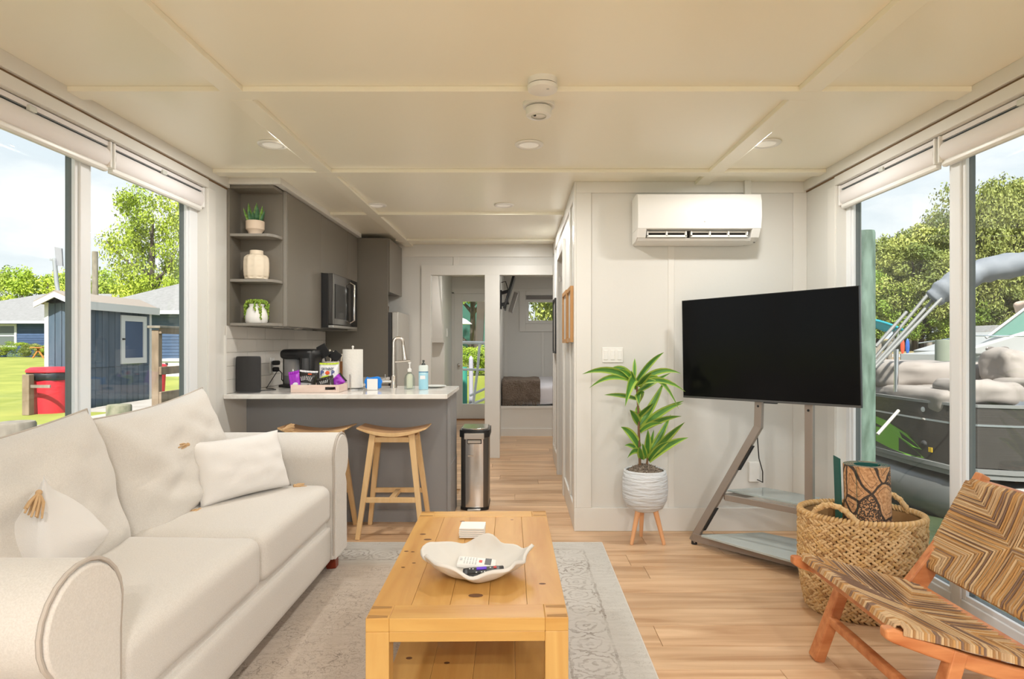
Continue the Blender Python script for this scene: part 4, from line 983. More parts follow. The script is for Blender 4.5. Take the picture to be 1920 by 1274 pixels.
# pots on the shelves
def potted(pxx, z):
    Y = 4.085; return (XX(pxx, Y), Y, z)
c = potted(478.5, 1.9685)
sp1 = thing('snake_plant', 'small snake plant in a blush footed pot on the top shelf', 'plant', c)
BLUSH = M('blush_pot', (.72,.58,.45), .6)
MB().lathe([(.001, 0), (.043, 0), (.043, .018), (.050, .030), (.058, .038), (.059, .092), (.055, .095), (.053, .08), (.001, .078)], c, 32).build('pot', BLUSH, sp1, smooth=40)
SNK = M('snake_leaf', (.10,.22,.04), .45, col2=(.22,.40,.06), scale=(20,20,70), lo=.4, hi=.6); SNK2 = M('snake_leaf_dark', (.03,.11,.04), .45, col2=(.07,.19,.08), scale=(20,20,70), lo=.4, hi=.6)
def blade(parent, b, t, w_, mat, name='leaf', bend=(0,0,0), n=6, twist=0, edge=None):
    b, t = Vector(b), Vector(t); d = t-b; s_ = d.cross(Vector((0,1,0))).normalized() if not twist else d.cross(Vector((math.sin(twist), math.cos(twist), 0))).normalized()
    nn = d.normalized().cross(s_); m = MB(); vs = []
    for i in range(n+1):
        k_ = i/n; p = b+d*k_+Vector(bend)*4*k_*(1-k_); ww = w_/2*(math.sin(math.pi*min(1, .22+.80*k_))**.8 if k_ < 1 else .02)
        for j, (a, o_) in enumerate(((-1, .25), (-.55, .08), (0, -.05), (.55, .08), (1, .25))): vs.append(p+s_*ww*a+nn*ww*o_)
    fs = [(i*5+j, i*5+j+1, (i+1)*5+j+1, (i+1)*5+j) for i in range(n) for j in range(4)]
    m.add(vs, fs, [1 if (edge and j in (0, 3)) else 0 for i in range(n) for j in range(4)])
    return m.build(name, [mat, edge] if edge else mat, parent, smooth=180)
for i, (dx, dy, tx, ty_, h_, w_) in enumerate(((-.02,0,-.045,.0,.115,.030),(.015,-.01,.022,-.02,.100,.032),(-.005,.015,-.002,.03,.125,.028),(.03,.0,.060,.01,.075,.020),(-.03,-.01,-.075,-.01,.085,.018),(.005,-.02,.0,-.03,.060,.030),(.02,.02,.035,.03,.105,.024),(-.01,-.025,-.028,-.03,.072,.026))):
    blade(sp1, (c[0]+dx, c[1]+dy, c[2]+.078), (c[0]+tx, c[1]+ty_, c[2]+.088+h_*1.12), w_, SNK if i % 2 == 0 else SNK2, bend=(.003*(1 if tx > 0 else -1), 0, 0))
c = potted(481, 1.6705)
vz = thing('vase', 'cream faceted ceramic vase on the middle shelf', 'vase', c)
prof = [(.001, 0), (.066, 0), (.074, .006), (.080, .03), (.083, .07), (.083, .12), (.078, .15), (.060, .165), (.046, .168), (.042, .172), (.042, .195), (.038, .197), (.036, .17), (.001, .165)]
prof2 = []
for (a, za), (b, zb_) in zip(prof, prof[1:]):
    for k_ in range(3): prof2.append((a+(b-a)*k_/3, za+(zb_-za)*k_/3))
prof2.append(prof[-1])
MB().lathe(prof2, c, 72, rfun=lambda t, z: 1-(.11*abs(math.sin(t*5))*abs(math.sin(z*115)) if .008 < z < .158 else 0)).build('body', M('vase_cream', (.76,.66,.52), .45), vz, smooth=60)
c = potted(481, 1.3835)
sp3 = thing('trailing_plant', 'string of pearls plant trailing over a white pot on the bottom shelf', 'plant', c)
MB().lathe([(.001, 0), (.062, 0), (.069, .01), (.070, .05), (.060, .09), (.045, .108), (.050, .125), (.046, .127), (.040, .108), (.001, .105)], c, 32).build('pot', WHITE2, sp3, smooth=40)
PEARL = M('pearl_green', (.14,.27,.03), .45, col2=(.32,.42,.06), scale=(40,40,40))
m = MB(); rr = random.Random(5)
for i in range(20):
    t = rr.uniform(0, 2*math.pi); L_ = rr.choice((.05, .08, .12, .14)) if abs(math.sin(t*1.5)) > .5 else .03
    p0 = Vector((c[0]+math.cos(t)*.03, c[1]+math.sin(t)*.03, c[2]+.135))
    p1 = Vector((c[0]+math.cos(t)*.070, c[1]+math.sin(t)*.07, c[2]+.125)); n2 = int(8+L_*90)
    for k_ in range(n2):
        f = k_/n2; q = p0.lerp(p1, min(1, f*2.2))+Vector((0, 0, .016*math.sin(min(1, f*2.2)*3.14)-max(0, f-.4)*L_*1.5))+Vector([rr.uniform(-.005, .005) for _ in range(3)])
        if q.y > CY1-.008: q.y = CY1-.008
        a = .0065; m.ell(q, Vector((a,0,0)), Vector((0,a,0)), Vector((0,0,a*1.2)), 6, 4)
for i in range(90):
    t = rr.uniform(0, 6.28); r_ = rr.uniform(0, .05); a = .007; m.ell((c[0]+r_*math.cos(t), c[1]+r_*math.sin(t), c[2]+.128+rr.uniform(0, .028)), Vector((a,0,0)), Vector((0,a,0)), Vector((0,0,a)), 6, 4)
stuff(m.build('foliage', PEARL, sp3, smooth=True))
# trash can
tx0, tx1, tz = -.452, -.222, .59; ty0, ty1 = 4.57, 4.86
tr_ = thing('trash_can', 'slim steel step trash can beside the peninsula', 'trash can', ((tx0+tx1)/2, (ty0+ty1)/2, 0))
def fr_(i, n_, dz=0): pass
fp = [(tx0+.012, ty1), (tx0+.012, ty0+.05)]+[(tx0+.012+(tx1-tx0-.024)*(.5-.5*math.cos(t)), ty0+.05-.045*math.sin(t)) for t in [i*math.pi/12 for i in range(1, 12)]]+[(tx1-.012, ty0+.05), (tx1-.012, ty1)]
MB().prism(fp, 'z', .02, .565).build('body', M('can_steel_shaded', (.16,.155,.15), .3, .9), tr_, smooth=30)  # darker metal stands in for the shading at both sides
MB().prism([(tx0+.055, ty0+.03)]+[(tx0+.012+(tx1-tx0-.024)*(.5-.5*math.cos(t)), ty0+.0485-.045*math.sin(t)) for t in [R(a) for a in range(50, 131, 10)]]+[(tx1-.055, ty0+.03)], 'z', .024, .54).build('front_panel', M('can_steel_highlight', (.72,.72,.72), .22, 1), tr_, smooth=30)  # brighter metal paints the highlight down the middle of the steel
MB().prism([((a-(tx0+tx1)/2)*1.03+(tx0+tx1)/2, b+(-.003 if b < ty0+.1 else .003)) for a, b in fp], 'z', 0, .022).build('base', BLACK, tr_, smooth=30)
MB().prism([((a-(tx0+tx1)/2)*1.10+(tx0+tx1)/2, b+(-.006 if b < ty0+.1 else .003)) for a, b in fp], 'z', .545, .598).build('rim', BLACK, tr_, smooth=30, bevel=.003)
MB().prism([((a-(tx0+tx1)/2)*.96+(tx0+tx1)/2, b+(.012 if b < ty0+.1 else -.01)) for a, b in fp], 'z', .598, .612).build('lid', M('lid_steel', (.5,.5,.48), .15, .9), tr_, smooth=30, bevel=.004)
xm = (tx0+tx1)/2
bx(xm-.075, ty0-.018, .535, xm+.075, ty0+.02, .580).build('latch_plate', STEEL, tr_, bevel=.004)
bx(xm-.05, ty0-.014, .500, xm+.055, ty0+.03, .545).build('recess', BLACK, tr_, bevel=.004)
bx(xm-.048, ty0-.016, .505, xm+.05, ty0+.02, .528).build('inner_panel', STEEL, tr_, bevel=.002)
bx(xm-.05, ty0-.03, .0, xm+.05, ty0+.03, .018).build('pedal', STEEL, tr_, bevel=.003)
bx(xm-.048, ty0-.0035, .405, xm-.008, ty0-.0005, .415).build('badge', NICK, tr_)
# ================================================================ air conditioner
ax0, ax1 = XX(1196, 3.87), XX(1429, 3.87)
ac = thing('air_conditioner', 'white wall mounted air conditioner high above the television', 'air conditioner', ((ax0+ax1)/2, 3.98, 1.92))
yw = YA-.016
body = [(yw, 2.200), (3.93, 2.206), (3.885, 2.195), (3.868, 2.15), (3.866, 2.05), (3.878, 1.975), (yw, 1.975)]
MB().prism(body, 'x', ax0, ax1).build('cover', WHITE2, ac, smooth=35, bevel=.004)
lowp = [(yw, 1.975), (3.879, 1.975), (3.91, 1.925), (3.96, 1.905), (yw, 1.90)]
MB().prism(lowp, 'x', ax0, ax0+.058).build('end_cheek', WHITE2, ac, bevel=.003); MB().prism(lowp, 'x', ax1-.058, ax1-.004).build('end_cheek', WHITE2, ac, bevel=.003)
MB().prism([(yw, 1.975), (3.96, 1.975), (3.985, 1.93), (yw, 1.93)], 'x', ax0+.058, ax1-.058).build('air_slot', M('slot_dark', (.05,.045,.04), .7), ac)
MB().prism([(yw, 1.93), (3.985, 1.93), (3.915, 1.922), (3.93, 1.908), (yw, 1.895)], 'x', ax0+.01, ax1-.05).build('bottom_tray', WHITE2, ac, smooth=35, bevel=.002)
for a, b in ((.065, .32), (.345, .66)):
    s_ = (ax1-ax0-.0)/.785; a, b = ax0+a*s_*1.0, ax0+b*s_*1.0+(.05 if b > .5 else 0)
    m = MB().box(a, 3.915, 1.956, b, 3.925, 1.966).box(a, 3.905, 1.926, b, 3.94, 1.940)
    k_ = 3 if b-a < .3 else 4
    for i in range(k_): xx = a+(b-a-.01)*i/(k_-1); m.box(xx, 3.905, 1.93, xx+.009, 3.93, 1.966)
    m.build('vane_frame', WHITE2, ac, bevel=.001)
bx(ax1-.075, 3.95, 1.905, ax1-.035, 3.985, 1.925).build('drain_cap', WHITE, ac)
MB().tube([(ax1-.012, 3.96, 1.925), (ax1-.012, 3.975, 1.905)], .008, 8).build('plug', GREYP, ac)
MB().lathe([(.001, -.002), (.006, -.002), (.006, .001)], ((ax0+ax1)/2+.03, 3.872, 2.02), 12).build('sensor_dot', M('sensor_grey', (.6,.6,.55), .4), ac)
bx(ax1-.045, YA-.045, 2.20, ax1-.002, YA-.015, ZC).build('pipe_cover', TRIM, ac, bevel=.002)
# switch plate on the back wall
sw = thing('switch_plate', 'white three gang switch plate beside the potted plant', 'switch', (XX(1149, YA), YA-.004, 1.12))
a, b = XX(1129, YA), XX(1168, YA); z0, z1 = 1.25-(680-VY)/FX*YA, 1.25-(652-VY)/FX*YA
bx(a, YA-.006, z0, b, YA-.0005, z1).build('plate', WHITE, sw, bevel=.002)
for i in range(3): w_ = (b-a)/3; bx(a+w_*i+.010, YA-.010, z0+.018, a+w_*(i+1)-.010, YA-.005, z1-.018).build('rocker', WHITE, sw, bevel=.002)
oz = tag(bx(XX(1402, YA), YA-.03, 1.25-(903-VY)/FX*YA, XX(1430, YA)-.03, YA-.001, 1.25-(865-VY)/FX*YA).build('outlet_box', WHITE, bevel=.006), 'white outlet box low on the wall behind the television stand', 'outlet')
# ================================================================ television and stand
TL2, TR2 = Vector((1.046, 3.93, 0)), Vector((1.722, 3.10, 0))
ud = (TR2-TL2).normalized(); nd = Vector((ud.y, -ud.x, 0)); 
if nd.y > 0: nd = -nd
wtv = (TR2-TL2).length
roll = math.atan2(.0195, wtv); U = (ud*math.cos(roll)+Vector((0,0,1))*math.sin(roll)); Vv = (Vector((0,0,1))*math.cos(roll)-ud*math.sin(roll))
cT = (TL2+TR2)/2+Vector((0,0,1.2225)); hT = .620
tv = thing('television', 'large black flat screen television on the metal floor stand', 'television', (cT.x, cT.y, .91))
def tb(u0, u1, v0, v1, n0, n1):
    return MB().add([cT+U*u+Vv*v+nd*n_ for n_ in (n1, n0) for u, v in ((u0,v0),(u1,v0),(u1,v1),(u0,v1))], [(0,3,2,1),(4,5,6,7),(0,1,5,4),(1,2,6,5),(2,3,7,6),(3,0,4,7)])
hw_, hh = wtv/2, hT/2
tb(-hw_+.004, hw_-.004, -hh+.012, hh-.004, -.002, .0005).build('screen', SCREEN, tv)
BZ = M('tv_bezel', (.02,.02,.02), .3, .5)
tb(-hw_, hw_, hh-.004, hh, -.018, .001).build('bezel', BZ, tv); tb(-hw_, hw_, -hh, -hh+.012, -.018, .002).build('lower_bezel', M('bezel_grey', (.12,.12,.12), .3, .7), tv, bevel=.001)
tb(-hw_, -hw_+.004, -hh, hh, -.018, .001).build('bezel', BZ, tv); tb(hw_-.004, hw_, -hh, hh, -.018, .001).build('bezel', BZ, tv)
tb(-hw_+.002, hw_-.002, -hh+.002, hh-.002, -.020, -.004).build('back_panel', BLACK, tv); tb(-hw_*.7, hw_*.7, -hh+.02, hh*.4, -.065, -.018).build('electronics_housing', BLKM, tv, bevel=.01)
tb(.01, .09, -hh-.006, -hh+.002, -.012, .004).build('sensor_bar', BLACK, tv, bevel=.002)
sdn = thing('tv_stand', 'taupe metal television stand with two grey glass shelves', 'tv stand', (1.40, 3.55, 0))
upz = cT.z-.12
bk = nd*-.075
LT = Vector((1.372, 3.545, 0))+Vector((0,0,0)); RT = Vector((1.556, 3.318, 0))
lt, kn_, ft = Vector((LT.x, LT.y, .96)), Vector((1.366, 3.545, .765)), Vector((1.082, 3.823, .02))
mL = MB(); 
wv = ud
def strip(pts, wd, dp):
    m = MB(); vs = []
    for i, p in enumerate(pts):
        d0 = (pts[i]-pts[i-1]).normalized() if i else (pts[1]-pts[0]).normalized(); d1 = (pts[i+1]-pts[i]).normalized() if i < len(pts)-1 else d0
        d = (d0+d1).normalized(); s_ = d.cross(nd).normalized(); k_ = 1/max(.5, d.dot(d0))
        if s_.dot(ud) < 0: s_ = -s_
        for a, b in ((-1,-1),(1,-1),(1,1),(-1,1)): vs.append(p+s_*wd/2*a*k_+nd*dp/2*b)
    n_ = len(pts); fs = [(i*4+j, i*4+(j+1)%4, (i+1)*4+(j+1)%4, (i+1)*4+j) for i in range(n_-1) for j in range(4)]+[(3,2,1,0), tuple((n_-1)*4+j for j in range(4))]
    return m.add(vs, fs)
strip([lt-nd*.03, kn_-nd*.03, ft], .045, .03).build('left_leg', TAUPE, sdn, bevel=.003)
strip([Vector((RT.x, RT.y, .96))-nd*.03, Vector((RT.x, RT.y, .02))-nd*.03], .045, .03).build('right_leg', TAUPE, sdn, bevel=.003)
# upper mount behind the screen
for q in (LT, RT): MB().beam(Vector((q.x, q.y, .94))-nd*.05, Vector((q.x, q.y, 1.40))-nd*.085, .04, .02, nd).build('mount_rail', TAUPE, sdn)
MB().beam(Vector((LT.x, LT.y, 1.2))-nd*.09, Vector((RT.x, RT.y, 1.2))-nd*.09, .08, .012, nd).build('cross_plate', TAUPE, sdn)
def shelf(poly, z, th, name='shelf'): return MB().prism(poly, 'z', z, z+th).build(name, GLASST, sdn, bevel=.002)
shelf([(1.10, 3.715), (1.46, 3.27), (1.62, 3.10), (1.84, 3.42), (1.66, 3.62), (1.49, 3.765)], .075, .014)
shelf([(1.262, 3.745), (1.59, 3.385), (1.74, 3.55), (1.52, 3.80)], .345, .012)
MB().beam((1.085, 3.815, .045), (1.60, 3.29, .045), .03, .05).build('base_bar', TAUPE, sdn, bevel=.002)
MB().beam((1.12, 3.79, .055), (1.50, 3.78, .055), .02, .03).build('base_bar', TAUPE, sdn, bevel=.002)
MB().beam((1.235, 3.68, .325), (1.585, 3.33, .325), .02, .035).build('shelf_bracket', TAUPE, sdn, bevel=.002)
MB().beam((1.235, 3.69, .325), (1.50, 3.79, .325), .02, .035).build('shelf_bracket', TAUPE, sdn, bevel=.002)
MB().beam((1.60, 3.29, .02), (1.60, 3.29, .076), .05, .05, (0,1,0)).build('post_foot', TAUPE, sdn)
for q in ((1.088, 3.818), (1.60, 3.28), (1.80, 3.44)): MB().lathe([(.018, 0), (.018, .022)], (q[0], q[1], 0), 14).build('foot_pad', BLKM, sdn)
MB().beam((1.80, 3.44, .02), (1.80, 3.44, .076), .03, .03, (0,1,0)).build('post_foot', TAUPE, sdn)
for za, zb_ in ((.50, .65), (.10, .25)):
    f = lambda z: ft+(kn_-nd*.03-ft)*((z-.02)/(.765-.02))
    MB().beam(f(za)+ud*.034, f(zb_)+ud*.034, .005, .028, nd).build('cable_clip', BLKM, sdn)
for q in (LT, RT):
    MB().ell(Vector((q.x, q.y, .885))-nd*.013, ud*.007, Vector((0,0,.007)), nd*.004, 10, 5).build('bolt', BLKM, sdn, smooth=True)
tag(MB().tube([P(1424, 757, 3.62), P(1417, 790, 3.66), P(1420, 820, 3.70), P(1423, 860, 3.8), P(1430, 885, 3.9), P(1430, 905, 3.95), P(1420, 900, 4.0)], .0035, 6).build('power_cord', BLKM, smooth=True), 'thin black cord hanging below the television screen', 'cord')
# ================================================================ potted plant on legs
cp = Vector((.789, 3.86, 0))
pl = thing('potted_plant', 'tall dracaena in a white ribbed pot on three wooden legs', 'plant', cp)
MB().lathe([(.001, .200), (.070, .200), (.112, .222), (.136, .27), (.142, .33), (.140, .40), (.130, .452), (.124, .458), (.116, .452), (.125, .42), (.001, .42)], cp, 48, rfun=lambda t, z: 1+.004*math.sin(z*260+2.2*math.sin(t*3))).build('pot', POTW, pl, smooth=60)
for a, b in (((-.045, -.030), (-.095, -.057)), ((.055, -.030), (.108, -.057)), ((-.008, .05), (-.002, .11))):
    MB().tube([cp+Vector((a[0], a[1], .225)), cp+Vector((b[0], b[1], .0))], [.018, .011], 12).build('leg', PEACH, pl, smooth=40)
m = MB(); rr = random.Random(2)
for i in range(420):
    t = rr.uniform(0, 6.28); r_ = .118*math.sqrt(rr.random()); h_ = .428+.055*(1-(r_/.12)**2)
    a = rr.uniform(.006, .013); v = Vector([rr.uniform(-1, 1) for _ in range(3)]).normalized()*a
    m.ell(cp+Vector((r_*math.cos(t), r_*math.sin(t), h_)), v, v.orthogonal().normalized()*a*.6, Vector((0,0,a*.6)), 5, 3)
m.lathe([(.122, .43), (.09, .455), (.001, .478)], cp, 24)
stuff(m.build('moss', MOSS, pl))
def plane(px_, py_, dy=0): return P(px_, py_, 3.86+dy)
MB().tube([plane(1200, 875), plane(1198, 820), plane(1197, 770), plane(1193, 712)], [.009, .008, .007, .006], 8).build('trunk', STEM, pl, smooth=True)
MB().tube([plane(1213, 872), plane(1215, 852)], [.007, .006], 8).build('trunk', STEM, pl, smooth=True)
LV = [ # base, tip, tip depth, sag (world z), width
 ((1190,715),(1092,702),-.10,.028,.046),((1188,716),(1105,728),.05,.030,.036),((1190,712),(1141,694),.08,.022,.040),((1190,708),(1190,672),.04,0,.026),
 ((1193,716),(1245,661),.05,.012,.040),((1195,722),(1277,701),-.05,.030,.042),((1195,722),(1285,735),-.12,.030,.036),((1197,718),(1273,768),-.10,.065,.034),
 ((1192,712),(1172,763),-.16,.035,.066),((1193,748),(1133,741),.0,.004,.030),((1196,725),(1222,699),-.10,.004,.050),((1196,735),(1257,700),.06,.0,.034),
 ((1193,730),(1183,695),-.06,.0,.036),((1196,752),(1208,735),-.14,.01,.050),((1190,718),(1160,694),-.06,.012,.036),((1196,742),(1198,762),-.12,.02,.046),
 ((1198,795),(1181,769),-.08,.0,.052),((1199,800),(1246,714),.0,-.012,.050),((1200,805),(1282,752),.05,.012,.046),((1200,808),(1280,757),-.06,.018,.050),
 ((1200,808),(1278,781),-.10,.012,.044),((1200,810),(1242,795),-.14,.012,.036),((1197,782),(1226,756),-.10,.0,.044),((1198,790),(1195,760),.08,.0,.044),
 ((1199,840),(1164,801),-.05,.014,.054),((1200,848),(1171,836),.06,.010,.034),((1201,850),(1176,860),-.12,.018,.040),((1203,862),(1199,838),-.10,.0,.044),
 ((1213,856),(1215,806),-.03,.0,.052),((1215,858),(1258,777),.04,-.010,.046),((1214,862),(1284,792),-.08,.006,.058),((1216,864),(1291,821),-.06,.014,.052),
 ((1214,862),(1226,806),.06,.0,.036),((1216,864),(1255,829),-.14,.012,.036),((1211,860),(1204,832),-.06,.0,.036)]
for i, (b, t, dz_, sg_, w_) in enumerate(LV):
    blade(pl, plane(*b), plane(t[0], t[1], dz_), w_, LEAFD, bend=(0, 0, sg_*1.5+.004), n=9, twist=(.35 if i % 2 else -.35), edge=LEAFL)
# ================================================================ pictures on the hall wall
def pic(y0, y1, z0, z1, mat, label, th=.02, fwd=.028):
    r = thing('picture_frame', label, 'picture', (.377-.01, (y0+y1)/2, z0))
    X1, X0 = .3625, .3625-th
    for q in ((y0, y0+fwd, z0, z1), (y1-fwd, y1, z0, z1), (y0+fwd, y1-fwd, z0, z0+fwd), (y0+fwd, y1-fwd, z1-fwd, z1)): bx(X0, q[0], q[2], X1, q[1], q[3]).build('frame_side', mat, r)
    bx(X1-.008, y0+.01, z0+.01, X1, y1-.01, z1-.01).build('print', M('print_%d' % len(bpy.data.materials), (.55,.52,.48), .4), r)
    return r
FRW = M('frame_oak', (.50,.26,.09), .4)
pic(4.125, 4.46, 1.257, 1.637, FRW, 'oak picture frame nearest the corner of the hall wall')
pic(4.52, 4.92, 1.252, 1.645, FRW, 'oak picture frame second from the corner of the hall wall')
pic(5.93, 6.34, 1.150, 1.690, BLACK, 'black framed picture deepest in the hall', fwd=.02)
# ================================================================ bedroom
bd = thing('bed', 'built-in white bed platform with pale sheets at the hall end', 'bed', (.8, 9.1, 0))
bx(-.249, 8.26, 0, XW, 9.99, .40).build('platform', TRIM, bd); bx(-.249, 8.245, 0, XW, 8.26, .10).build('platform_base_board', TRIM, bd); bx(-.249, 8.25, .37, XW, 8.26, .405).build('platform_lip', TRIM, bd, bevel=.002)
SHEET = M('sheet_lilac', (.72,.71,.76), .85, bump=.2, bscale=(20,20,20))
MB().rbox((.825, 9.14, .55), 2.13, 1.66, .30, .08, 12, nf=fabn(9, .03, 4)).build('mattress', SHEET, bd, smooth=True)
THR = M('throw_brown', (.14,.105,.08), .95, col2=(.21,.165,.13), scale=(60,60,60), bump=1, bscale=(50,50,50), bdist=.02)
th_ = thing('throw_blanket', 'brown knitted throw with fringe draped over the bed', 'blanket', (.05, 8.6, .45))
def thr(u, v):
    x = -.235+.515*u; s_ = v*1.0
    if s_ < .33: z = .46+.28*(s_/.33); y_ = 8.285-.012*math.sin(u*14)
    else: z = .735; y_ = 8.285+(s_-.33)*1.1
    return Vector((x, y_-.02*noise.noise(Vector((x*9, z*7, 2))), z+.02*noise.noise(Vector((x*7, y_*7, 1)))+(.02 if s_ >= .33 else 0)))
m = MB(); m.grid(thr, 30, 30); o = m.build('cloth', THR, th_, smooth=180); s2 = o.modifiers.new('t', 'SOLIDIFY'); s2.thickness = .02
m = MB()
for i in range(60):
    x = -.23+.505*i/59; z_ = .47-.04*rnd.random(); m.tube([(x, 8.275, .48), (x+rnd.uniform(-.006, .006), 8.268, z_-.03-(.04 if i < 18 else 0))], .004, 4)
stuff(m.build('fringe', THR, th_))
btv = thing('wall_television', 'small black television on a tilted bracket in the bedroom doorway', 'television', (-.2, 7.75, 1.55))
Yt = 7.85
a_, b_ = P(964, 519, Yt), P(946, 581, Yt)
dd = (b_-a_).normalized()
MB().beam(a_, b_, .55, .03, (dd.z, 0, -dd.x)).build('screen_panel', BLACK, btv, bevel=.004)
MB().beam(P(968, 550, Yt), P(957, 586, Yt), .30, .05, (dd.z, 0, -dd.x)).build('rear_housing', M('tv_back_grey', (.25,.24,.23), .4), btv, bevel=.006)
MB().beam(P(939.5, 545, Yt), P(939.5, 580, Yt), .12, .02, (1,0,0)).build('wall_plate', BLACK, btv)
for yy in (550, 572): MB().beam(P(940, yy, Yt), P(954, yy-4, Yt), .05, .04).build('bracket_arm', BLACK, btv)
MB().tube([P(940, 530, Yt), P(948, 528, Yt), P(953, 545, Yt)], .006, 6).build('cable', BLKM, btv, smooth=True)
# ================================================================ basket with yoga mats
BC = Vector((1.605, 2.885, 0)); BA, BB, BH = .262, .20, .452; BR = R(-14)
bk_ = thing('basket', 'large oval woven seagrass basket holding the rolled mats', 'basket', BC)
def ring(t, z, off=0):
    f = .86+.14*min(1, (z/.22))**.6 if z < .22 else 1.0
    a, b = (BA+off)*f, (BB+off)*f
    x, y_ = a*math.cos(t), b*math.sin(t)
    return BC+Vector((x*math.cos(BR)-y_*math.sin(BR), x*math.sin(BR)+y_*math.cos(BR), z))
m = MB(); m.grid(lambda u, v: ring(u*2*math.pi, .01+v*(BH-.02), -.016), 64, 10, cu=True)
m.add([ring(i/64*2*math.pi, .012, -.016) for i in range(64)], [tuple(range(64))]); m.build('lining', SEAG[2], bk_, smooth=True)
rr = random.Random(11); m = MB(); rows = 18
for j in range(rows):
    z = .018+j*(BH-.035)/(rows-1); n_ = 60
    for i in range(n_):
        for h_ in (0, 1):
            t = (i+(.5 if h_ else 0)+rr.uniform(-.12, .12))/n_*2*math.pi; p0 = ring(t-.001, z, .002); p1 = ring(t+.001, z, .002)
            tg = (p1-p0).normalized(); nn = Vector((p0.x-BC.x, p0.y-BC.y, 0)).normalized(); nn = (nn-tg*nn.dot(tg)).normalized(); up = Vector((0,0,1))
            sg = 1 if h_ else -1; dr = (tg*math.cos(.62)+up*math.sin(.62)*sg).normalized(); wd_ = nn.cross(dr)
            c = ring(t, z+sg*.006+rr.uniform(-.002, .002), .003+rr.uniform(-.003, .004))
            m.ell(c, dr*.021, wd_*.0085, nn*.009, 6, 4, m=rr.choice((0, 0, 1, 1, 2)) if rr.random() < .7 else 0)
w_ = stuff(m.build('weave', SEAG, bk_, smooth=True)); 
for f_ in w_.data.polygons: pass
m = MB()
for i in range(96):
    t = i/96*2*math.pi; p0 = ring(t, BH, 0); p1 = ring(t+.01, BH, 0); tg = (p1-p0).normalized(); nn = Vector((-tg.y, tg.x, 0))
    dr = (tg*.5+Vector((0,0,1))*.8).normalized(); m.ell(p0, dr*.020, dr.cross(nn).normalized()*.009, nn*.016, 6, 4, m=i % 2)
stuff(m.build('rim', SEAG, bk_, smooth=True))
for t0, hh_ in ((R(232), 1), (R(52), 1)):
    c0 = []
    for k_ in range(15):
        s_ = k_/14; t = t0+(s_-.5)*R(52); q = ring(t, BH-.02, -.004); q.z += .085*math.sin(math.pi*s_)**.7; c0.append(q)
    m = MB(); m.tube(c0, .012, 8)
    for k_ in range(40):
        s_ = k_/39*13.98; i = int(s_); q = c0[i].lerp(c0[min(14, i+1)], s_-i); d = (c0[min(14, i+1)]-c0[i]).normalized(); a = d.orthogonal().normalized(); a = Matrix.Rotation(k_*1.3, 3, d) @ a
        m.ell(q+a*.005, (d*.8+d.cross(a)*.6).normalized()*.018, a*.009, d.cross(a)*.010, 6, 4, m=k_ % 2)
    m.build('handle', SEAG, bk_, smooth=True)
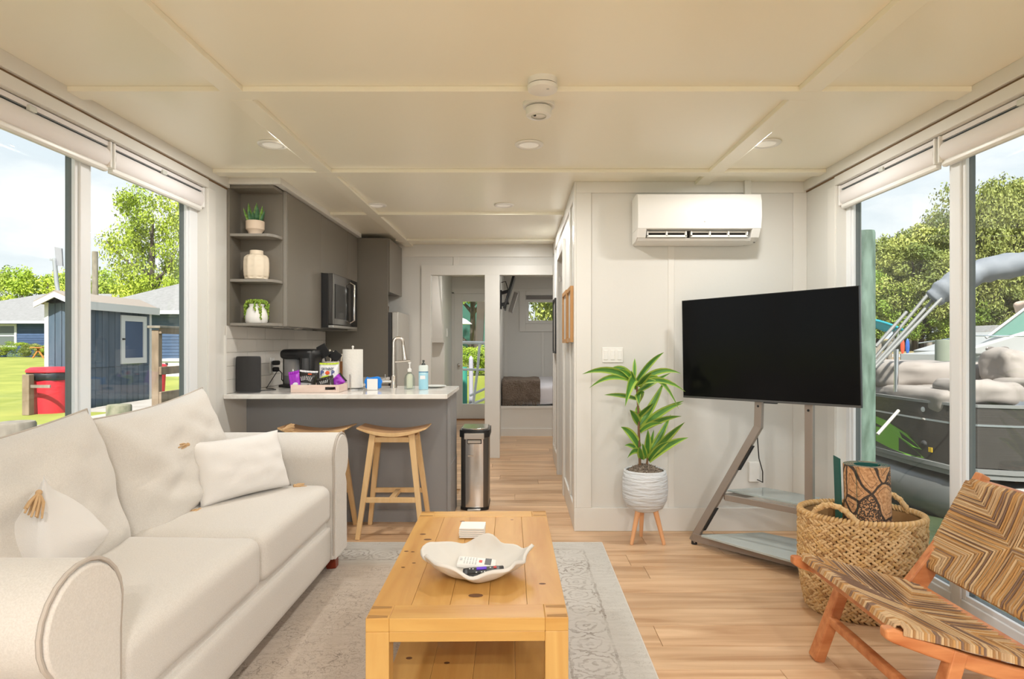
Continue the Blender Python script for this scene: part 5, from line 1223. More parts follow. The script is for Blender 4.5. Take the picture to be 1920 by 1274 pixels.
def cork_mat():
    m = bpy.data.materials.new('cork_print'); m.use_nodes = True; nt = m.node_tree; n = nt.nodes; l = nt.links.new; b = n['Principled BSDF']; b.inputs['Roughness'].default_value = .7
    tc = n.new('ShaderNodeTexCoord'); mp = n.new('ShaderNodeMapping'); mp.inputs['Scale'].default_value = (10, 10, 8); l(tc.outputs['Object'], mp.inputs[0])
    nz = n.new('ShaderNodeTexNoise'); nz.inputs['Scale'].default_value = 1.3; l(mp.outputs[0], nz.inputs['Vector'])
    va = n.new('ShaderNodeVectorMath'); va.operation = 'MULTIPLY_ADD'; va.inputs[1].default_value = (.35,)*3; l(nz.outputs['Color'], va.inputs[0]); l(mp.outputs[0], va.inputs[2])
    vo = n.new('ShaderNodeTexVoronoi'); vo.feature = 'DISTANCE_TO_EDGE'; vo.inputs['Scale'].default_value = 1.0; l(va.outputs[0], vo.inputs['Vector'])
    def cmp_(v, lo, hi):
        r_ = n.new('ShaderNodeValToRGB'); r_.color_ramp.elements[0].position = lo; r_.color_ramp.elements[1].position = hi; l(v, r_.inputs[0]); return r_.outputs[0]
    e1 = cmp_(vo.outputs['Distance'], .040, .055)
    ab = n.new('ShaderNodeMath'); ab.operation = 'SUBTRACT'; ab.inputs[1].default_value = .17; l(vo.outputs['Distance'], ab.inputs[0]); a2 = n.new('ShaderNodeMath'); a2.operation = 'ABSOLUTE'; l(ab.outputs[0], a2.inputs[0])
    e2 = cmp_(a2.outputs[0], .006, .012)
    v2 = n.new('ShaderNodeTexVoronoi'); v2.inputs['Scale'].default_value = 1.0; l(va.outputs[0], v2.inputs['Vector']); cs = n.new('ShaderNodeSeparateColor'); l(v2.outputs['Color'], cs.inputs[0])
    gt = n.new('ShaderNodeMath'); gt.operation = 'GREATER_THAN'; gt.inputs[1].default_value = .83; l(cs.outputs[0], gt.inputs[0])
    sp = n.new('ShaderNodeTexNoise'); sp.inputs['Scale'].default_value = 160; sp.inputs['Detail'].default_value = 0; l(tc.outputs['Object'], sp.inputs['Vector'])
    s2 = n.new('ShaderNodeMath'); s2.operation = 'LESS_THAN'; s2.inputs[1].default_value = .52; l(sp.outputs['Fac'], s2.inputs[0])
    s3 = n.new('ShaderNodeMath'); s3.operation = 'MULTIPLY'; l(gt.outputs[0], s3.inputs[0]); l(s2.outputs[0], s3.inputs[1])
    inv = n.new('ShaderNodeMath'); inv.operation = 'SUBTRACT'; inv.inputs[0].default_value = 1; l(s3.outputs[0], inv.inputs[1])
    m1 = n.new('ShaderNodeMath'); m1.operation = 'MULTIPLY'; l(e1, m1.inputs[0]); l(e2, m1.inputs[1]); m2 = n.new('ShaderNodeMath'); m2.operation = 'MULTIPLY'; l(m1.outputs[0], m2.inputs[0]); l(inv.outputs[0], m2.inputs[1])
    c2 = n.new('ShaderNodeTexNoise'); c2.inputs['Scale'].default_value = 90; l(tc.outputs['Object'], c2.inputs['Vector']); rc = n.new('ShaderNodeValToRGB'); rc.color_ramp.elements[0].color = (.42,.20,.08,1); rc.color_ramp.elements[1].color = (.66,.38,.19,1); rc.color_ramp.elements[0].position = .35; rc.color_ramp.elements[1].position = .65; l(c2.outputs['Fac'], rc.inputs[0])
    mx = n.new('ShaderNodeMixRGB'); l(m2.outputs[0], mx.inputs[0]); mx.inputs[1].default_value = (.055,.035,.025,1); l(rc.outputs[0], mx.inputs[2]); l(mx.outputs[0], b.inputs['Base Color']); return m
CORK = cork_mat(); TEAL = M('mat_teal', (.01,.105,.085), .6)
mc = Vector((1.645, 2.865, .02)); top = .68
ym = thing('yoga_mat', 'rolled cork yoga mat with dark floral print and teal lining', 'yoga mat', mc)
def spiral(off, a0, a1, n_):
    out = []
    for i in range(n_+1):
        t = a0+(a1-a0)*i/n_; r_ = .052+.0080*(t-a0)/(2*math.pi)*1.0*(1)+off
        out.append((mc.x+r_*1.02*math.cos(t), mc.y+r_*.92*math.sin(t)))
    return out
a0, a1 = 0, R(360*5.6)
lean = lambda p, z: Vector((p[0]-.018*(z-.02), p[1]+.03*(z-.02), z))
for nm, o0, o1, mt in (('cork_layer', .0022, .0046, CORK), ('teal_layer', -.0018, .0021, TEAL)):
    si, so2 = spiral(o0, a0, a1, 200), spiral(o1, a0, a1, 200)
    m = MB(); vs = [lean(p, z) for z in (.02, top) for q in (si, so2) for p in q]; n1 = 201
    fs = []
    for i in range(200):
        A, B, C2, D_ = i, n1+i, 2*n1+i, 3*n1+i
        fs += [(B, B+1, D_+1, D_), (A+1, A, C2, C2+1), (C2, D_, D_+1, C2+1)]
    fs += [(n1-1, 2*n1-1, 4*n1-1, 3*n1-1), (0, 2*n1, 3*n1, n1)]
    m.add(vs, fs).build(nm, mt, ym, smooth=50)
tag(MB().add([lean((x, y_), z) for z in (.02, .70) for x, y_ in ((1.535, 2.90), (1.538, 2.895), (1.555, 2.985), (1.552, 2.99))], [(0,1,2,3),(7,6,5,4),(0,4,5,1),(1,5,6,2),(2,6,7,3),(3,7,4,0)]).build('teal_mat', TEAL), 'flat teal mat standing behind the cork roll in the basket', 'yoga mat')
# ================================================================ lounge chair
ch = thing('lounge_chair', 'low teak lounge chair woven with brown banana rope', 'chair', (1.45, 2.1, 0))
YF, YN = 2.40, 1.80
def rail(x): return .415-.275*(x-1.065)
for yy in (YF, YN):
    pts = [Vector((x, yy, rail(x)-.012-.02*math.sin(max(0, (x-1.1))*5)*(x < 1.6))) for x in (1.065, 1.09, 1.2, 1.32, 1.44, 1.55)]
    wd_ = [.030, .044, .046, .046, .052, .060]
    m = MB(); vs = []
    for p, wz in zip(pts, wd_):
        for a, b in ((-1,-1),(1,-1),(1,1),(-1,1)): vs.append(p+Vector((.0, .018*a, wz/2*b)))
    n_ = len(pts); m.add(vs, [(i*4+j, i*4+(j+1)%4, (i+1)*4+(j+1)%4, (i+1)*4+j) for i in range(n_-1) for j in range(4)]+[(3,2,1,0), tuple((n_-1)*4+j for j in range(4))])
    m.build('side_rail', TEAK, ch, bevel=.008, seg=3)
    # back post and back leg, one bent piece
    pts = [Vector((1.815, yy, .735)), Vector((1.70, yy, .53)), Vector((1.585, yy, .36)), Vector((1.53, yy, .285)), Vector((1.62, yy, .235)), Vector((1.757, yy, .138)), Vector((1.862, yy, .0))]
    wd_ = [.045, .052, .070, .105, .070, .050, .036]
    m = MB(); vs = []
    for i, (p, wz) in enumerate(zip(pts, wd_)):
        d = (pts[min(i+1, 6)]-pts[max(i-1, 0)]).normalized(); s_ = Vector((d.z, 0, -d.x)) if i != 3 else Vector((1, 0, .1)).normalized()*-1
        if s_.x > 0: s_ = -s_
        for a, b in ((-1,-1),(1,-1),(1,1),(-1,1)): vs.append(p+Vector((0, .018*a, 0))+s_*wz/2*b)
    m.add(vs, [(i*4+j, i*4+(j+1)%4, (i+1)*4+(j+1)%4, (i+1)*4+j) for i in range(6) for j in range(4)]+[(3,2,1,0), tuple(24+j for j in range(4))])
    m.build('back_post', TEAK, ch, bevel=.006, seg=2)
    MB().beam((1.175, yy+(.03 if yy > 2 else -.0), 0), (1.285, yy, .35), .040, .060, (0,1,0), w1=.044, h1=.040).build('front_leg', TEAK, ch, bevel=.005)
for a, b, w3 in (((1.222, YF, .165), (1.222, YN, .165), .030), ((1.757, YF, .142), (1.757, YN, .142), .030), ((1.135, YF, rail(1.135)-.004), (1.135, YN, rail(1.135)-.004), .032), ((1.545, YF, .30), (1.545, YN, .30), .032), ((1.80, YF, .70), (1.80, YN, .70), .032)):
    MB().beam(a, b, w3, w3*1.1).build('cross_rail', TEAK, ch, bevel=.006)
def weave(name, A, B, C, D, nrm, K, sag, seed):
    """A,B,C,D corners: A->B first edge (u), A->D second (v)"""
    A, B, C, D = map(Vector, (A, B, C, D)); nrm = Vector(nrm).normalized(); rr = random.Random(seed); m = MB(); m0 = MB()
    def pt(u, v, h=0):
        p = (A*(1-u)*(1-v)+B*u*(1-v)+C*u*v+D*(1-u)*v)
        return p+nrm*(h-sag*16*u*(1-u)*v*(1-v)*.9)
    m0.grid(lambda u, v: pt(u, v, -.006), 12, 12); m0.grid(lambda u, v: pt(u, v, -.012), 12, 12)
    for cu in (0, 1):
        for cv in (0, 1):
            for k_ in range(K):
                s_ = (k_+.5)/K*.5
                mt = rr.choices(range(5), (3, 4, 3, 1, 2))[0]
                f = lambda u, v, h: pt(1-u if cu else u, 1-v if cv else v, h)
                j = lambda: rr.uniform(-.0015, .0015)
                path = [f(-.035, s_, -.020), f(-.028, s_, -.002), f(0.01, s_, .004)]
                path += [f(s_*q, s_+j()*.6, .003+j()) for q in (.35, .7)]+[f(s_, s_, .004)]+[f(s_+j()*.6, s_*q, .003+j()) for q in (.7, .35)]
                path += [f(s_, .01, .004), f(s_, -.028, -.002), f(s_, -.035, -.020)]
                m.tube(path, .0056+rr.uniform(-.0008, .001), 6, m=mt, cap=True)
                # second thin strand beside
                if k_ % 2 == 0:
                    s2 = s_+.25/K; path2 = [f(-.03, s2, -.004), f(.01, s2, .008), f(s2, s2, .008), f(s2, .01, .008), f(s2, -.03, -.004)]
                    m.tube(path2, .0026, 5, m=rr.choices(range(5), (3, 2, 2, 3, 2))[0])
    m0.build(name+'_backing', ROPE[4], ch)
    o = stuff(m.build(name+'_weave', ROPE, ch, smooth=True)); return o
weave('seat', (1.118, YN, rail(1.118)+.020), (1.545, YN, rail(1.545)+.025), (1.545, YF, rail(1.545)+.025), (1.118, YF, rail(1.118)+.020), (.2, 0, 1), 26, .030, 4)
bn = Vector((-.86, 0, .50))
weave('back', Vector((1.612, YN, .378))+bn*.028, Vector((1.612, YF, .378))+bn*.028, Vector((1.785, YF, .695))+bn*.028, Vector((1.785, YN, .695))+bn*.028, bn, 26, .018, 9)
# ================================================================ outdoors
GRASS = M('lawn_grass', (.19,.22,.032), .9, col2=(.29,.30,.055), scale=(.8,.8,.8), detail=6, lo=.35, hi=.65, bump=.3, bscale=(8,8,8))
PAVE = M('path_concrete', (.33,.30,.27), .9, col2=(.40,.37,.34), scale=(2,2,2))
TIMB = M('grey_timber', (.16,.135,.11), .9, col2=(.27,.235,.19), scale=(8,8,3), lo=.3, hi=.7)
TIMB2 = M('brown_timber', (.19,.135,.09), .9, col2=(.27,.20,.14), scale=(8,8,3))
GPILE = M('green_piling', (.05,.085,.06), .8, col2=(.155,.225,.185), scale=(13,13,3.2), detail=6, lo=.35, hi=.7)
NAVYW = M('navy_siding', (.05,.085,.17), .7, col2=(.06,.10,.195), scale=(3,3,1), var=.1); SHEDW = M('shed_boards', (.055,.085,.125), .75, col2=(.075,.105,.15), scale=(9,9,1.2), var=.12)
WTRIM = M('white_trim_out', (.62,.62,.62), .6); ROOFG = M('roof_shingle', (.20,.195,.195), .9, col2=(.245,.24,.24), scale=(6,6,6)); ROOFT = M('roof_tan', (.28,.235,.20), .9)
WGL = M('dark_pane', (.12,.14,.13), .1)
RED = M('bin_red', (.55,.02,.035), .5); LINER = M('bin_liner', (.015,.016,.018), .3)
WATER = M('water_green', (.045,.065,.035), .10, col2=(.08,.10,.05), scale=(1.5,1.5,1.5), bump=.5, bscale=(5,2,4), bdist=.05)
BARK = M('bark', (.07,.055,.042), .95)
FOL = [M('leaves_lime', (.20,.30,.018), .6, col2=(.44,.51,.045), scale=(.5,.5,.5), var=.15), M('leaves_mid', (.13,.22,.02), .6, col2=(.30,.38,.05), scale=(.5,.5,.5), var=.15), M('leaves_olive', (.10,.14,.025), .6, col2=(.36,.38,.09), scale=(.7,.7,.7), var=.2)]
def hz(x, y_):
    t = max(0, min(1, (y_-17)/18)); return -.2+.50*t
m = MB(); xs = [-120, -60, -35, -22, -14, -9.4, -7.35]; ysl = [-20, 5, 12, 17, 20, 24, 28, 35, 60, 130]
m.add([(x, y_, hz(x, y_)) for y_ in ysl for x in xs], [(j*7+i, j*7+i+1, (j+1)*7+i+1, (j+1)*7+i) for j in range(9) for i in range(6)])
go = m.build('ground_lawn', GRASS); st(go)
st(MB().box(-8.45, -20, -.3, -7.3, 12.9, -.185).box(-9.5, 12.9, -.3, -7.3, 24, -.185).build('ground_path', PAVE))
st(bx(-7.42, -20, -1.2, -7.2, 60, -.12).build('ground_bulkhead', TIMB))
m = MB().add([(x, y_, -.62) for y_ in (-30, 48.5) for x in (-7.2, 120)], [(0,1,3,2)]); st(m.build('water', WATER))
m = MB().add([(-7.4, 60, .3), (120, 60, .9), (120, 90, 2.2), (-7.4, 90, 1.6), (-7.4, 48, -.7), (120, 48, -.7)], [(4,5,1,0),(0,1,2,3)]); st(m.build('ground_bank', M('bank_earth', (.30,.19,.12), .9, col2=(.24,.24,.08), scale=(.3,.3,.3))))
# pilings along the left edge
def piling(x, y_, z0, z1, r_, mat, label, cone=0):
    m = MB().lathe([(r_*1.02, z0), (r_, z1-.03), (r_*.93, z1), (.001, z1+.004+cone)], (x, y_, 0), 20, rfun=lambda t, z: 1+.02*math.sin(t*3+z))
    return tag(m.build('piling', mat, smooth=40), label, 'piling')
piling(-7.18, 8.75, -1.2, .13, .23, TIMB, 'squat weathered timber piling at the left edge of the left window')
piling(-7.25, 11.1, -1.2, .14, .20, M('green_timber', (.13,.14,.085), .9, col2=(.27,.25,.18), scale=(6,6,4)), 'short mossy piling showing above the sofa back')
piling(-7.30, 9.75, -1.2, -.02, .09, TIMB, 'thin low piling beside the window mullion above the sofa')
# timber railing
rl = thing('timber_railing', 'brown timber railing outside the left window by the path', 'railing', (-7.25, 13.5, -.15))
for yy in (12.2, 14.2, 16.2): bx(-7.32, yy, -.3, -7.18, yy+.13, 1.52).build('post', TIMB2, rl, bevel=.01)
for z0, z1 in ((1.44, 1.58), (.62, .78), (-.02, .28)): bx(-7.18, 12.21, z0, -7.13, 16.3, z1).build('rail', TIMB2, rl, bevel=.008)
bx(-7.38, 12.15, 1.55, -7.12, 16.3, 1.60).build('cap_rail', TIMB, rl, bevel=.008)
# shed ------------------------------------------------------------
sh = thing('shed', 'navy board shed with white trim and tan roof outside the left window', 'shed', (-10.0, 14.6, -.2))
SX0, SX1, SY0, SY1, SZ = -10.33, -9.58, 13.35, 15.95, 2.12
bx(SX0+.02, SY0+.02, -.25, SX1-.02, SY1-.02, SZ+.05).build('body', SHEDW, sh)
n_ = 11
for i in range(n_):
    a = SY0+.07+(SY1-SY0-.14)*i/n_; b = a+(SY1-SY0-.14)/n_-.015
    bx(SX1-.02, a, .70, SX1, b, SZ).build('board', SHEDW, sh); bx(SX1-.02, a, -.22, SX1-.003, b, .69).build('board', SHEDW, sh)
for i in range(4):
    a = SX0+.08+(SX1-SX0-.16)*i/4; bx(a, SY0, -.22, a+(SX1-SX0-.16)/4-.015, SY0+.02, 2.2).build('board', SHEDW, sh)
for x, y_ in ((SX0, SY0), (SX1-.07, SY0), (SX1-.07, SY1-.07)): bx(x, y_-.015, -.22, x+.085, y_+.07, SZ+.02).build('corner_board', WTRIM, sh)
xm = (SX0+SX1)/2
for s_ in (-1, 1):
    e_ = (SX0-.07, SZ-.02) if s_ < 0 else (SX1+.12, SZ-.02)
    pl_ = [e_, (xm, SZ+.22), (xm, SZ+.27), (e_[0], e_[1]+.06)]
    MB().prism(pl_ if s_ > 0 else pl_[::-1], 'y', SY0-.22, SY1+.15).build('roof_panel', ROOFT, sh)
    MB().prism([(e_[0], e_[1]-.08), (xm, SZ+.12), (xm, SZ+.23), (e_[0], e_[1]+.03)], 'y', SY0-.235, SY0-.20).build('barge_board', WTRIM, sh)
MB().prism([(SX0, SZ), (SX1, SZ), (xm, SZ+.19)], 'y', SY0, SY0+.1).build('gable', SHEDW, sh)
bx(SX1+.10, SY0-.22, SZ-.13, SX1+.135, SY1+.16, SZ+.05).build('fascia', WTRIM, sh)
wy0, wy1, wz0, wz1 = 14.72, 15.72, .75, 1.93
wf = MB().frame('x', SX1, SX1+.03, wy0, wy1, wz0, wz1, .14).build('window_frame', WTRIM, sh)
bx(SX1-.003, wy0+.14, wz0+.14, SX1+.008, wy1-.14, wz1-.14).build('window_board', NAVYW, wf)
bx(SX1+.03, wy0+.03, 1.33, SX1+.06, wy0+.10, 1.37).build('latch', BLKM, wf)
# antenna pole, utility pole
an = thing('antenna', 'white flat panel antenna on a bent grey pole over the shed', 'antenna', (-10.5, 13.9, 2.0))
Ya = 13.6
GM = M('galvanised', (.42,.43,.45), .4, .6)
MB().tube([P(118, 575, Ya), P(110, 555, Ya), P(106, 530, Ya), P(102, 485, Ya)], .045, 10).build('pole', GM, an, smooth=True)
a, b, c_, d_ = P(102, 463, Ya), P(115, 466, Ya), P(117, 499, Ya), P(105, 498, Ya)
MB().add([a, b, c_, d_, a+Vector((0,.04,0)), b+Vector((0,.04,0)), c_+Vector((0,.04,0)), d_+Vector((0,.04,0))], [(3,2,1,0),(4,5,6,7),(0,1,5,4),(1,2,6,5),(2,3,7,6),(3,0,4,7)]).build('panel', M('antenna_grey', (.24,.24,.27), .5), an)
MB().beam(P(94, 487, Ya), P(103, 489, Ya), .03, .05).build('clamp', GM, an)
up = tag(MB().tube([P(179, 720, 30), P(178, 472, 30)], [.17, .13], 10).build('utility_pole', TIMB, smooth=True), 'bare timber utility pole rising behind the navy shed', 'pole')
# bins
def bin_(cx, cy, z0, w2, h_, label):
    r = thing('trash_bin', label, 'bin', (cx, cy, z0))
    MB().lathe([(.001, 0), (w2*.42, 0), (w2*.48, h_*.78), (.001, h_*.78)], (cx, cy, z0), 20, sy=.9).build('tub', RED, r, smooth=40)
    MB().lathe([(w2*.485, h_*.72), (w2*.51, h_*.76), (w2*.50, h_*.88), (w2*.47, h_*.90)], (cx, cy, z0), 24, sy=.9, cap=False, rfun=lambda t, z: 1+.03*math.sin(t*7)).build('liner', LINER, r, smooth=True)
    MB().lathe([(w2*.50, h_*.88), (w2*.53, h_*.90), (w2*.52, h_*.95), (w2*.42, h_), (.001, h_*1.01)], (cx, cy, z0), 24, sy=.9).build('lid', RED, r, smooth=40)
    return r
bin_(-9.83, 12.85, -.2, .82, .95, 'red trash bin with black liner before the shed gable')
bin_(-9.75, 16.35, -.2, .62, .90, 'red trash bin peeking out behind the right end of the shed')
tag(bx(-9.98, 12.30, -.2, -9.84, 12.44, .62).build('post', TIMB2, bevel=.01), 'short brown post beside the nearer red bin', 'post')
tag(bx(-9.84, 12.34, .35, -9.45, 12.37, .41).build('hose_bar', TIMB), 'grey bar across the nearer red bin', 'bar')
cl_ = thing('deck_box', 'white deck box standing on the lawn behind the timber railing', 'box', (-13.1, 23.5, -.02))
bx(-13.6, 23.3, -.03, -12.5, 24, .55).build('body', WTRIM, cl_, bevel=.03); bx(-13.65, 23.25, .55, -12.45, 24.05, .66).build('lid', M('box_lid', (.7,.7,.7), .5), cl_, bevel=.02); bx(-13.45, 23.28, .42, -13.35, 23.3, .50).build('latch', BLKM, cl_)
# houses
def house(name, label, x0, x1, y0, y1, zg, ze, zr, over, win):
    r = thing('house', label, 'house', ((x0+x1)/2, (y0+y1)/2, zg))
    bx(x0, y0, zg-.6, x1, y1, ze).build('wall', NAVYW, r)
    n_ = int((ze-zg)/.17)
    for i in range(n_): bx(x0, y0-.03, zg+i*.17, x1, y0, zg+i*.17+.15).build('siding_board', NAVYW, r)
    hip = (y1-y0)/2*1.0; ym_ = (y0+y1)/2
    vs = [(x0-over, y0-over, ze), (x1+over, y0-over, ze), (x1+over, y1+over, ze), (x0-over, y1+over, ze), (x0+hip, ym_, zr), (x1-hip, ym_, zr)]
    MB().add(vs, [(0,1,5,4),(1,2,5),(2,3,4,5),(3,0,4),(3,2,1,0)]).build('roof', ROOFG, r)
    bx(x0-over, y0-over-.02, ze-.16, x1+over, y0-over+.04, ze+.02).build('fascia', WTRIM, r)
    for a, b, z0, z1 in win:
        f = MB().frame('y', y0-.08, y0-.02, a, b, z0, z1, .16, .14, .14).box(a, y0-.07, (z0+z1)/2-.04, b, y0-.02, (z0+z1)/2+.04).build('window', WTRIM, r)
        bx(a+.16, y0-.05, z0+.14, b-.16, y0-.03, z1-.14).build('pane', WGL, f)
    return r
house('a', 'navy sided house with grey hip roof at the far left', -44, -26, 43, 55, .25, 2.78, 5.2, .6, [(-38.9, -35.2, .95, 2.6)])
house('b', 'navy sided house with grey hip roof right of the shed', -23.2, -10, 33, 42, .25, 2.95, 5.4, .7, [])
# picnic table
pc = thing('picnic_table', 'small orange picnic table before the far left house', 'table', (-30.6, 39, .3)); OR = M('orange_wood', (.45,.17,.04), .7)
bx(-31.0, 38.8, .95, -30.2, 39.4, 1.0).build('top', OR, pc); 
for s_ in (-1, 1): MB().beam((-30.6+s_*.35, 39, .3), (-30.6-s_*.1, 39, .98), .06, .08).build('leg', OR, pc)
# ---------------------------------------------------------------- trees
def foliage_mesh(name, seed, nc, nl, leaf, mat, low=.25, wide=1.0):
    """unit crown: radius about 1, height 0..2"""
    rr = random.Random(seed); vs = []; fs = []
    cl = []
    for i in range(nc):
        a = rr.uniform(0, 6.283); h_ = rr.uniform(low, 1.9); rad = math.sqrt(max(.05, 1-((h_-1.0)/1.05)**2))*rr.uniform(.55, .98)*wide
        cl.append((Vector((math.cos(a)*rad, math.sin(a)*rad, h_)), rr.uniform(.17, .34)))
    for c, cr_ in cl:
        for k_ in range(nl):
            d = Vector([rr.gauss(0, 1) for _ in range(3)]).normalized(); d.z = d.z*.7+.12
            p = c+d*cr_*rr.uniform(.55, 1.08); nn = (d*.8+Vector([rr.uniform(-.8, .8) for _ in range(3)])).normalized()
            a = nn.orthogonal().normalized(); a = Matrix.Rotation(rr.uniform(0, 6.28), 3, nn) @ a; b = nn.cross(a); s_ = leaf*rr.uniform(.6, 1.3)
            n0 = len(vs); vs += [p-a*s_, p-b*s_*.45, p+a*s_, p+b*s_*.45+nn*s_*.2]; fs.append((n0, n0+1, n0+2, n0+3))
    me = bpy.data.meshes.new(name); me.from_pydata(vs, [], fs); me.materials.append(mat); me.update(); return me
def trunk_mesh(seed):
    rr = random.Random(seed); m = MB(); m.tube([(0,0,-.3), (.02,.01,.5), (.0,.03,1.2), (.05,0,1.7)], [.065, .055, .04, .015], 8)
    for i in range(9):
        z = rr.uniform(.25, 1.3); a = rr.uniform(0, 6.28); L_ = rr.uniform(.4, .85)
        m.tube([(0,0,z), (math.cos(a)*L_*.5, math.sin(a)*L_*.5, z+.12), (math.cos(a)*L_, math.sin(a)*L_, z+.40)], [.03, .02, .008], 6)
    me = bpy.data.meshes.new('trunk'); me.from_pydata(m.v, [], m.f); me.materials.append(BARK); me.update(); return me
FM = {}
for key, sd_, nc, nl, lf, mt in (('lime', 1, 60, 150, .040, 0), ('lime2', 2, 60, 150, .040, 0), ('mid', 3, 64, 150, .042, 1), ('olive', 4, 70, 160, .040, 2), ('olive2', 5, 70, 160, .038, 2), ('big', 6, 84, 190, .030, 0), ('pine', 8, 80, 170, .034, 2)):
    FM[key] = foliage_mesh('foliage_'+key, sd_, nc, nl, lf, FOL[mt])
TK = [trunk_mesh(i) for i in range(3)]
tn_ = [0]
def tree(x, y_, zg, h_, w2, key, label, group=None, base=.15, rz=None):
    tn_[0] += 1; rr = random.Random(tn_[0]*7)
    r = thing('tree', label, 'tree', (x, y_, zg), rr.uniform(0, 6.28) if rz is None else rz, group)
    f = bpy.data.objects.new('foliage', FM[key]); COL.objects.link(f); f.parent = r; hc = h_*(1-base); f.scale = (w2, w2*.8, hc/2); f.location = (0, 0, h_*base); f['kind'] = 'stuff'
    t = bpy.data.objects.new('trunk', TK[tn_[0] % 3]); COL.objects.link(t); t.parent = r; t.scale = (w2*.9, w2*.9, h_/2.0)
    return r
tree(-24.5, 41, .3, 10.9, 3.6, 'big', 'tall bright green tree with open branches behind the right navy house', base=.22)
rt_ = random.Random(21)
G1 = 'distant lime green trees behind the left houses'
for i in range(15):
    x = -68+i*4.0+rt_.uniform(-1, 1); tree(x, 62+rt_.uniform(-3, 3), .3, rt_.uniform(7.2, 9.4), 4.0, rt_.choice(('lime', 'lime2', 'mid')), 'rounded lime green tree in the distant row behind the left houses', G1, base=.02)
for i in range(9):
    x = -60+i*5.0+rt_.uniform(-1, 1); tree(x, 57, .3, rt_.uniform(4.6, 6.2), 3.0, rt_.choice(('lime2', 'mid')), 'rounded lime green tree in the distant row behind the left houses', G1, base=.0)
G2 = 'tall trees on the far shore beyond the boats'
for i in range(19):
    x = 28+i*2.5+rt_.uniform(-.8, .8); px_ = x*FX/62+VX
    hh_ = 8.0 if px_ < 1640 else (10.0 if px_ < 1690 else (12.0 if px_ < 1730 else (14.2 if px_ < 1800 else 15.3)))
    tree(x, 62+rt_.uniform(-2.5, 2.5), 1.0, hh_*rt_.uniform(.93, 1.06), 4.4, rt_.choice(('olive', 'olive2', 'pine')), 'tall olive green tree in the dense wood on the far shore', G2, base=.16)
for i in range(16):
    x = 30+i*3.1+rt_.uniform(-1, 1); px_ = x*FX/70+VX
    tree(x, 72, 1.5, 8.5 if px_ < 1680 else rt_.uniform(11.5, 13.5), 5.0, rt_.choice(('olive', 'mid')), 'tall olive green tree in the dense wood on the far shore', G2, base=.05)
for i in range(12):
    x = 30+i*3.4+rt_.uniform(-1, 1); tree(x, 60, .9, rt_.uniform(4.5, 7.5), 2.8, rt_.choice(('olive2', 'mid')), 'tall olive green tree in the dense wood on the far shore', G2, base=.05)
# shrubs before the far house
for i, (x, w2, h_) in enumerate(((-34.2, .75, 1.0), (-33.0, .65, .85), (-31.9, .55, .75), (-36.0, .9, .9))):
    r = thing('shrub', ('tall grassy shrub below the far house window', 'pale shrub right of the far house window', 'small shrub near the picnic table', 'leftmost shrub at the far house wall')[i], 'shrub', (x, 41.6, .25))
    f = bpy.data.objects.new('foliage', FM['olive' if i % 2 else 'lime']); COL.objects.link(f); f.parent = r; f.scale = (w2*1.2, w2, h_/1.8); f['kind'] = 'stuff'
# behind the rear door and bedroom window
tree(-4.8, 32, .3, 9.5, 3.4, 'mid', 'dark tree seen through the glazed rear door', base=.3)
tree(-2.1, 27, .1, 7.2, 2.6, 'mid', 'nearer tree whose leaves fill the top of the rear door glass', base=.36)
tree(3.2, 34, .3, 11, 4.0, 'pine', 'tree seen through the small bedroom window', base=.05)
tree(6.2, 36, .3, 10, 4.0, 'mid', 'darker tree seen through the small bedroom window', base=.05)
st(bx(-7.1, 20, -1.2, 9.5, 47.9, .15).build('ground_rear_shore', GRASS))
gsh = thing('boat_house', 'green boat house behind the tree in the rear door view', 'building', (-4.2, 40, .2)); GH = M('green_wall', (.03,.115,.085), .7)
bx(-8, 40, .1, -1.5, 46, 4.3).build('wall', GH, gsh); MB().prism([(-8.3, 4.3), (-1.2, 4.3), (-4.75, 5.6)], 'y', 39.7, 46.3).build('roof', ROOFG, gsh)
tag(MB().beam((-1.50, 22, .1), (-1.32, 22.0, 3.9), .27, .3, (0,1,0)).build('leaning_trunk', BARK), 'thick leaning tree trunk seen through the rear door', 'tree trunk')
pa = thing('patio_umbrella', 'white patio umbrella seen through the rear door', 'umbrella', (-2.05, 22.5, .1)); MB().tube([(-2.35,22.5,.1),(-2.35,22.5,2.1)], .03, 6).build('pole', WTRIM, pa); MB().lathe([(.62, 1.95), (.4, 2.12), (.02, 2.28)], (-2.35,22.5,0), 8).build('canopy', WTRIM, pa)
for i, (x, w2) in enumerate(((-1.75, .75), (-.9, .8))):
    r = thing('shrub', ('yellow green shrub left of the gangway bar in the rear door', 'yellow green shrub right of the gangway bar in the rear door')[i], 'shrub', (x, 21, .15)); f = bpy.data.objects.new('foliage', FM['lime']); COL.objects.link(f); f.parent = r; f.scale = (w2, w2, .5); f['kind'] = 'stuff'
gw = thing('gangway', 'white tubular gangway railing outside the glazed rear door', 'gangway', (-.9, 11.0, -.2))
st(bx(-1.9, YE+.12, -.2, 1.9, 11.8, -.03).build('ground_rear_deck', PAVE))
GW = M('gangway_white', (.72,.70,.70), .4)
MB().tube([(-1.4, 11.1, 1.27), (.2, 11.1, 1.24)], .028, 8).build('top_tube', GW, gw, smooth=True); MB().tube([(-1.4, 11.1, .78), (.2, 11.1, .76)], .022, 8).build('mid_tube', GW, gw, smooth=True)
MB().tube([(-.72, 11.1, 1.25), (-.76, 11.1, .75), (-.86, 11.1, -.03)], .024, 8).build('upright', GW, gw, smooth=True)
MB().tube([(-.90, 11.1, .30), (-.2, 11.1, .62)], .022, 8).build('brace', GW, gw, smooth=True); MB().tube([(-.92, 11.1, .12), (-.2, 11.1, .42)], .022, 8).build('brace', GW, gw, smooth=True)
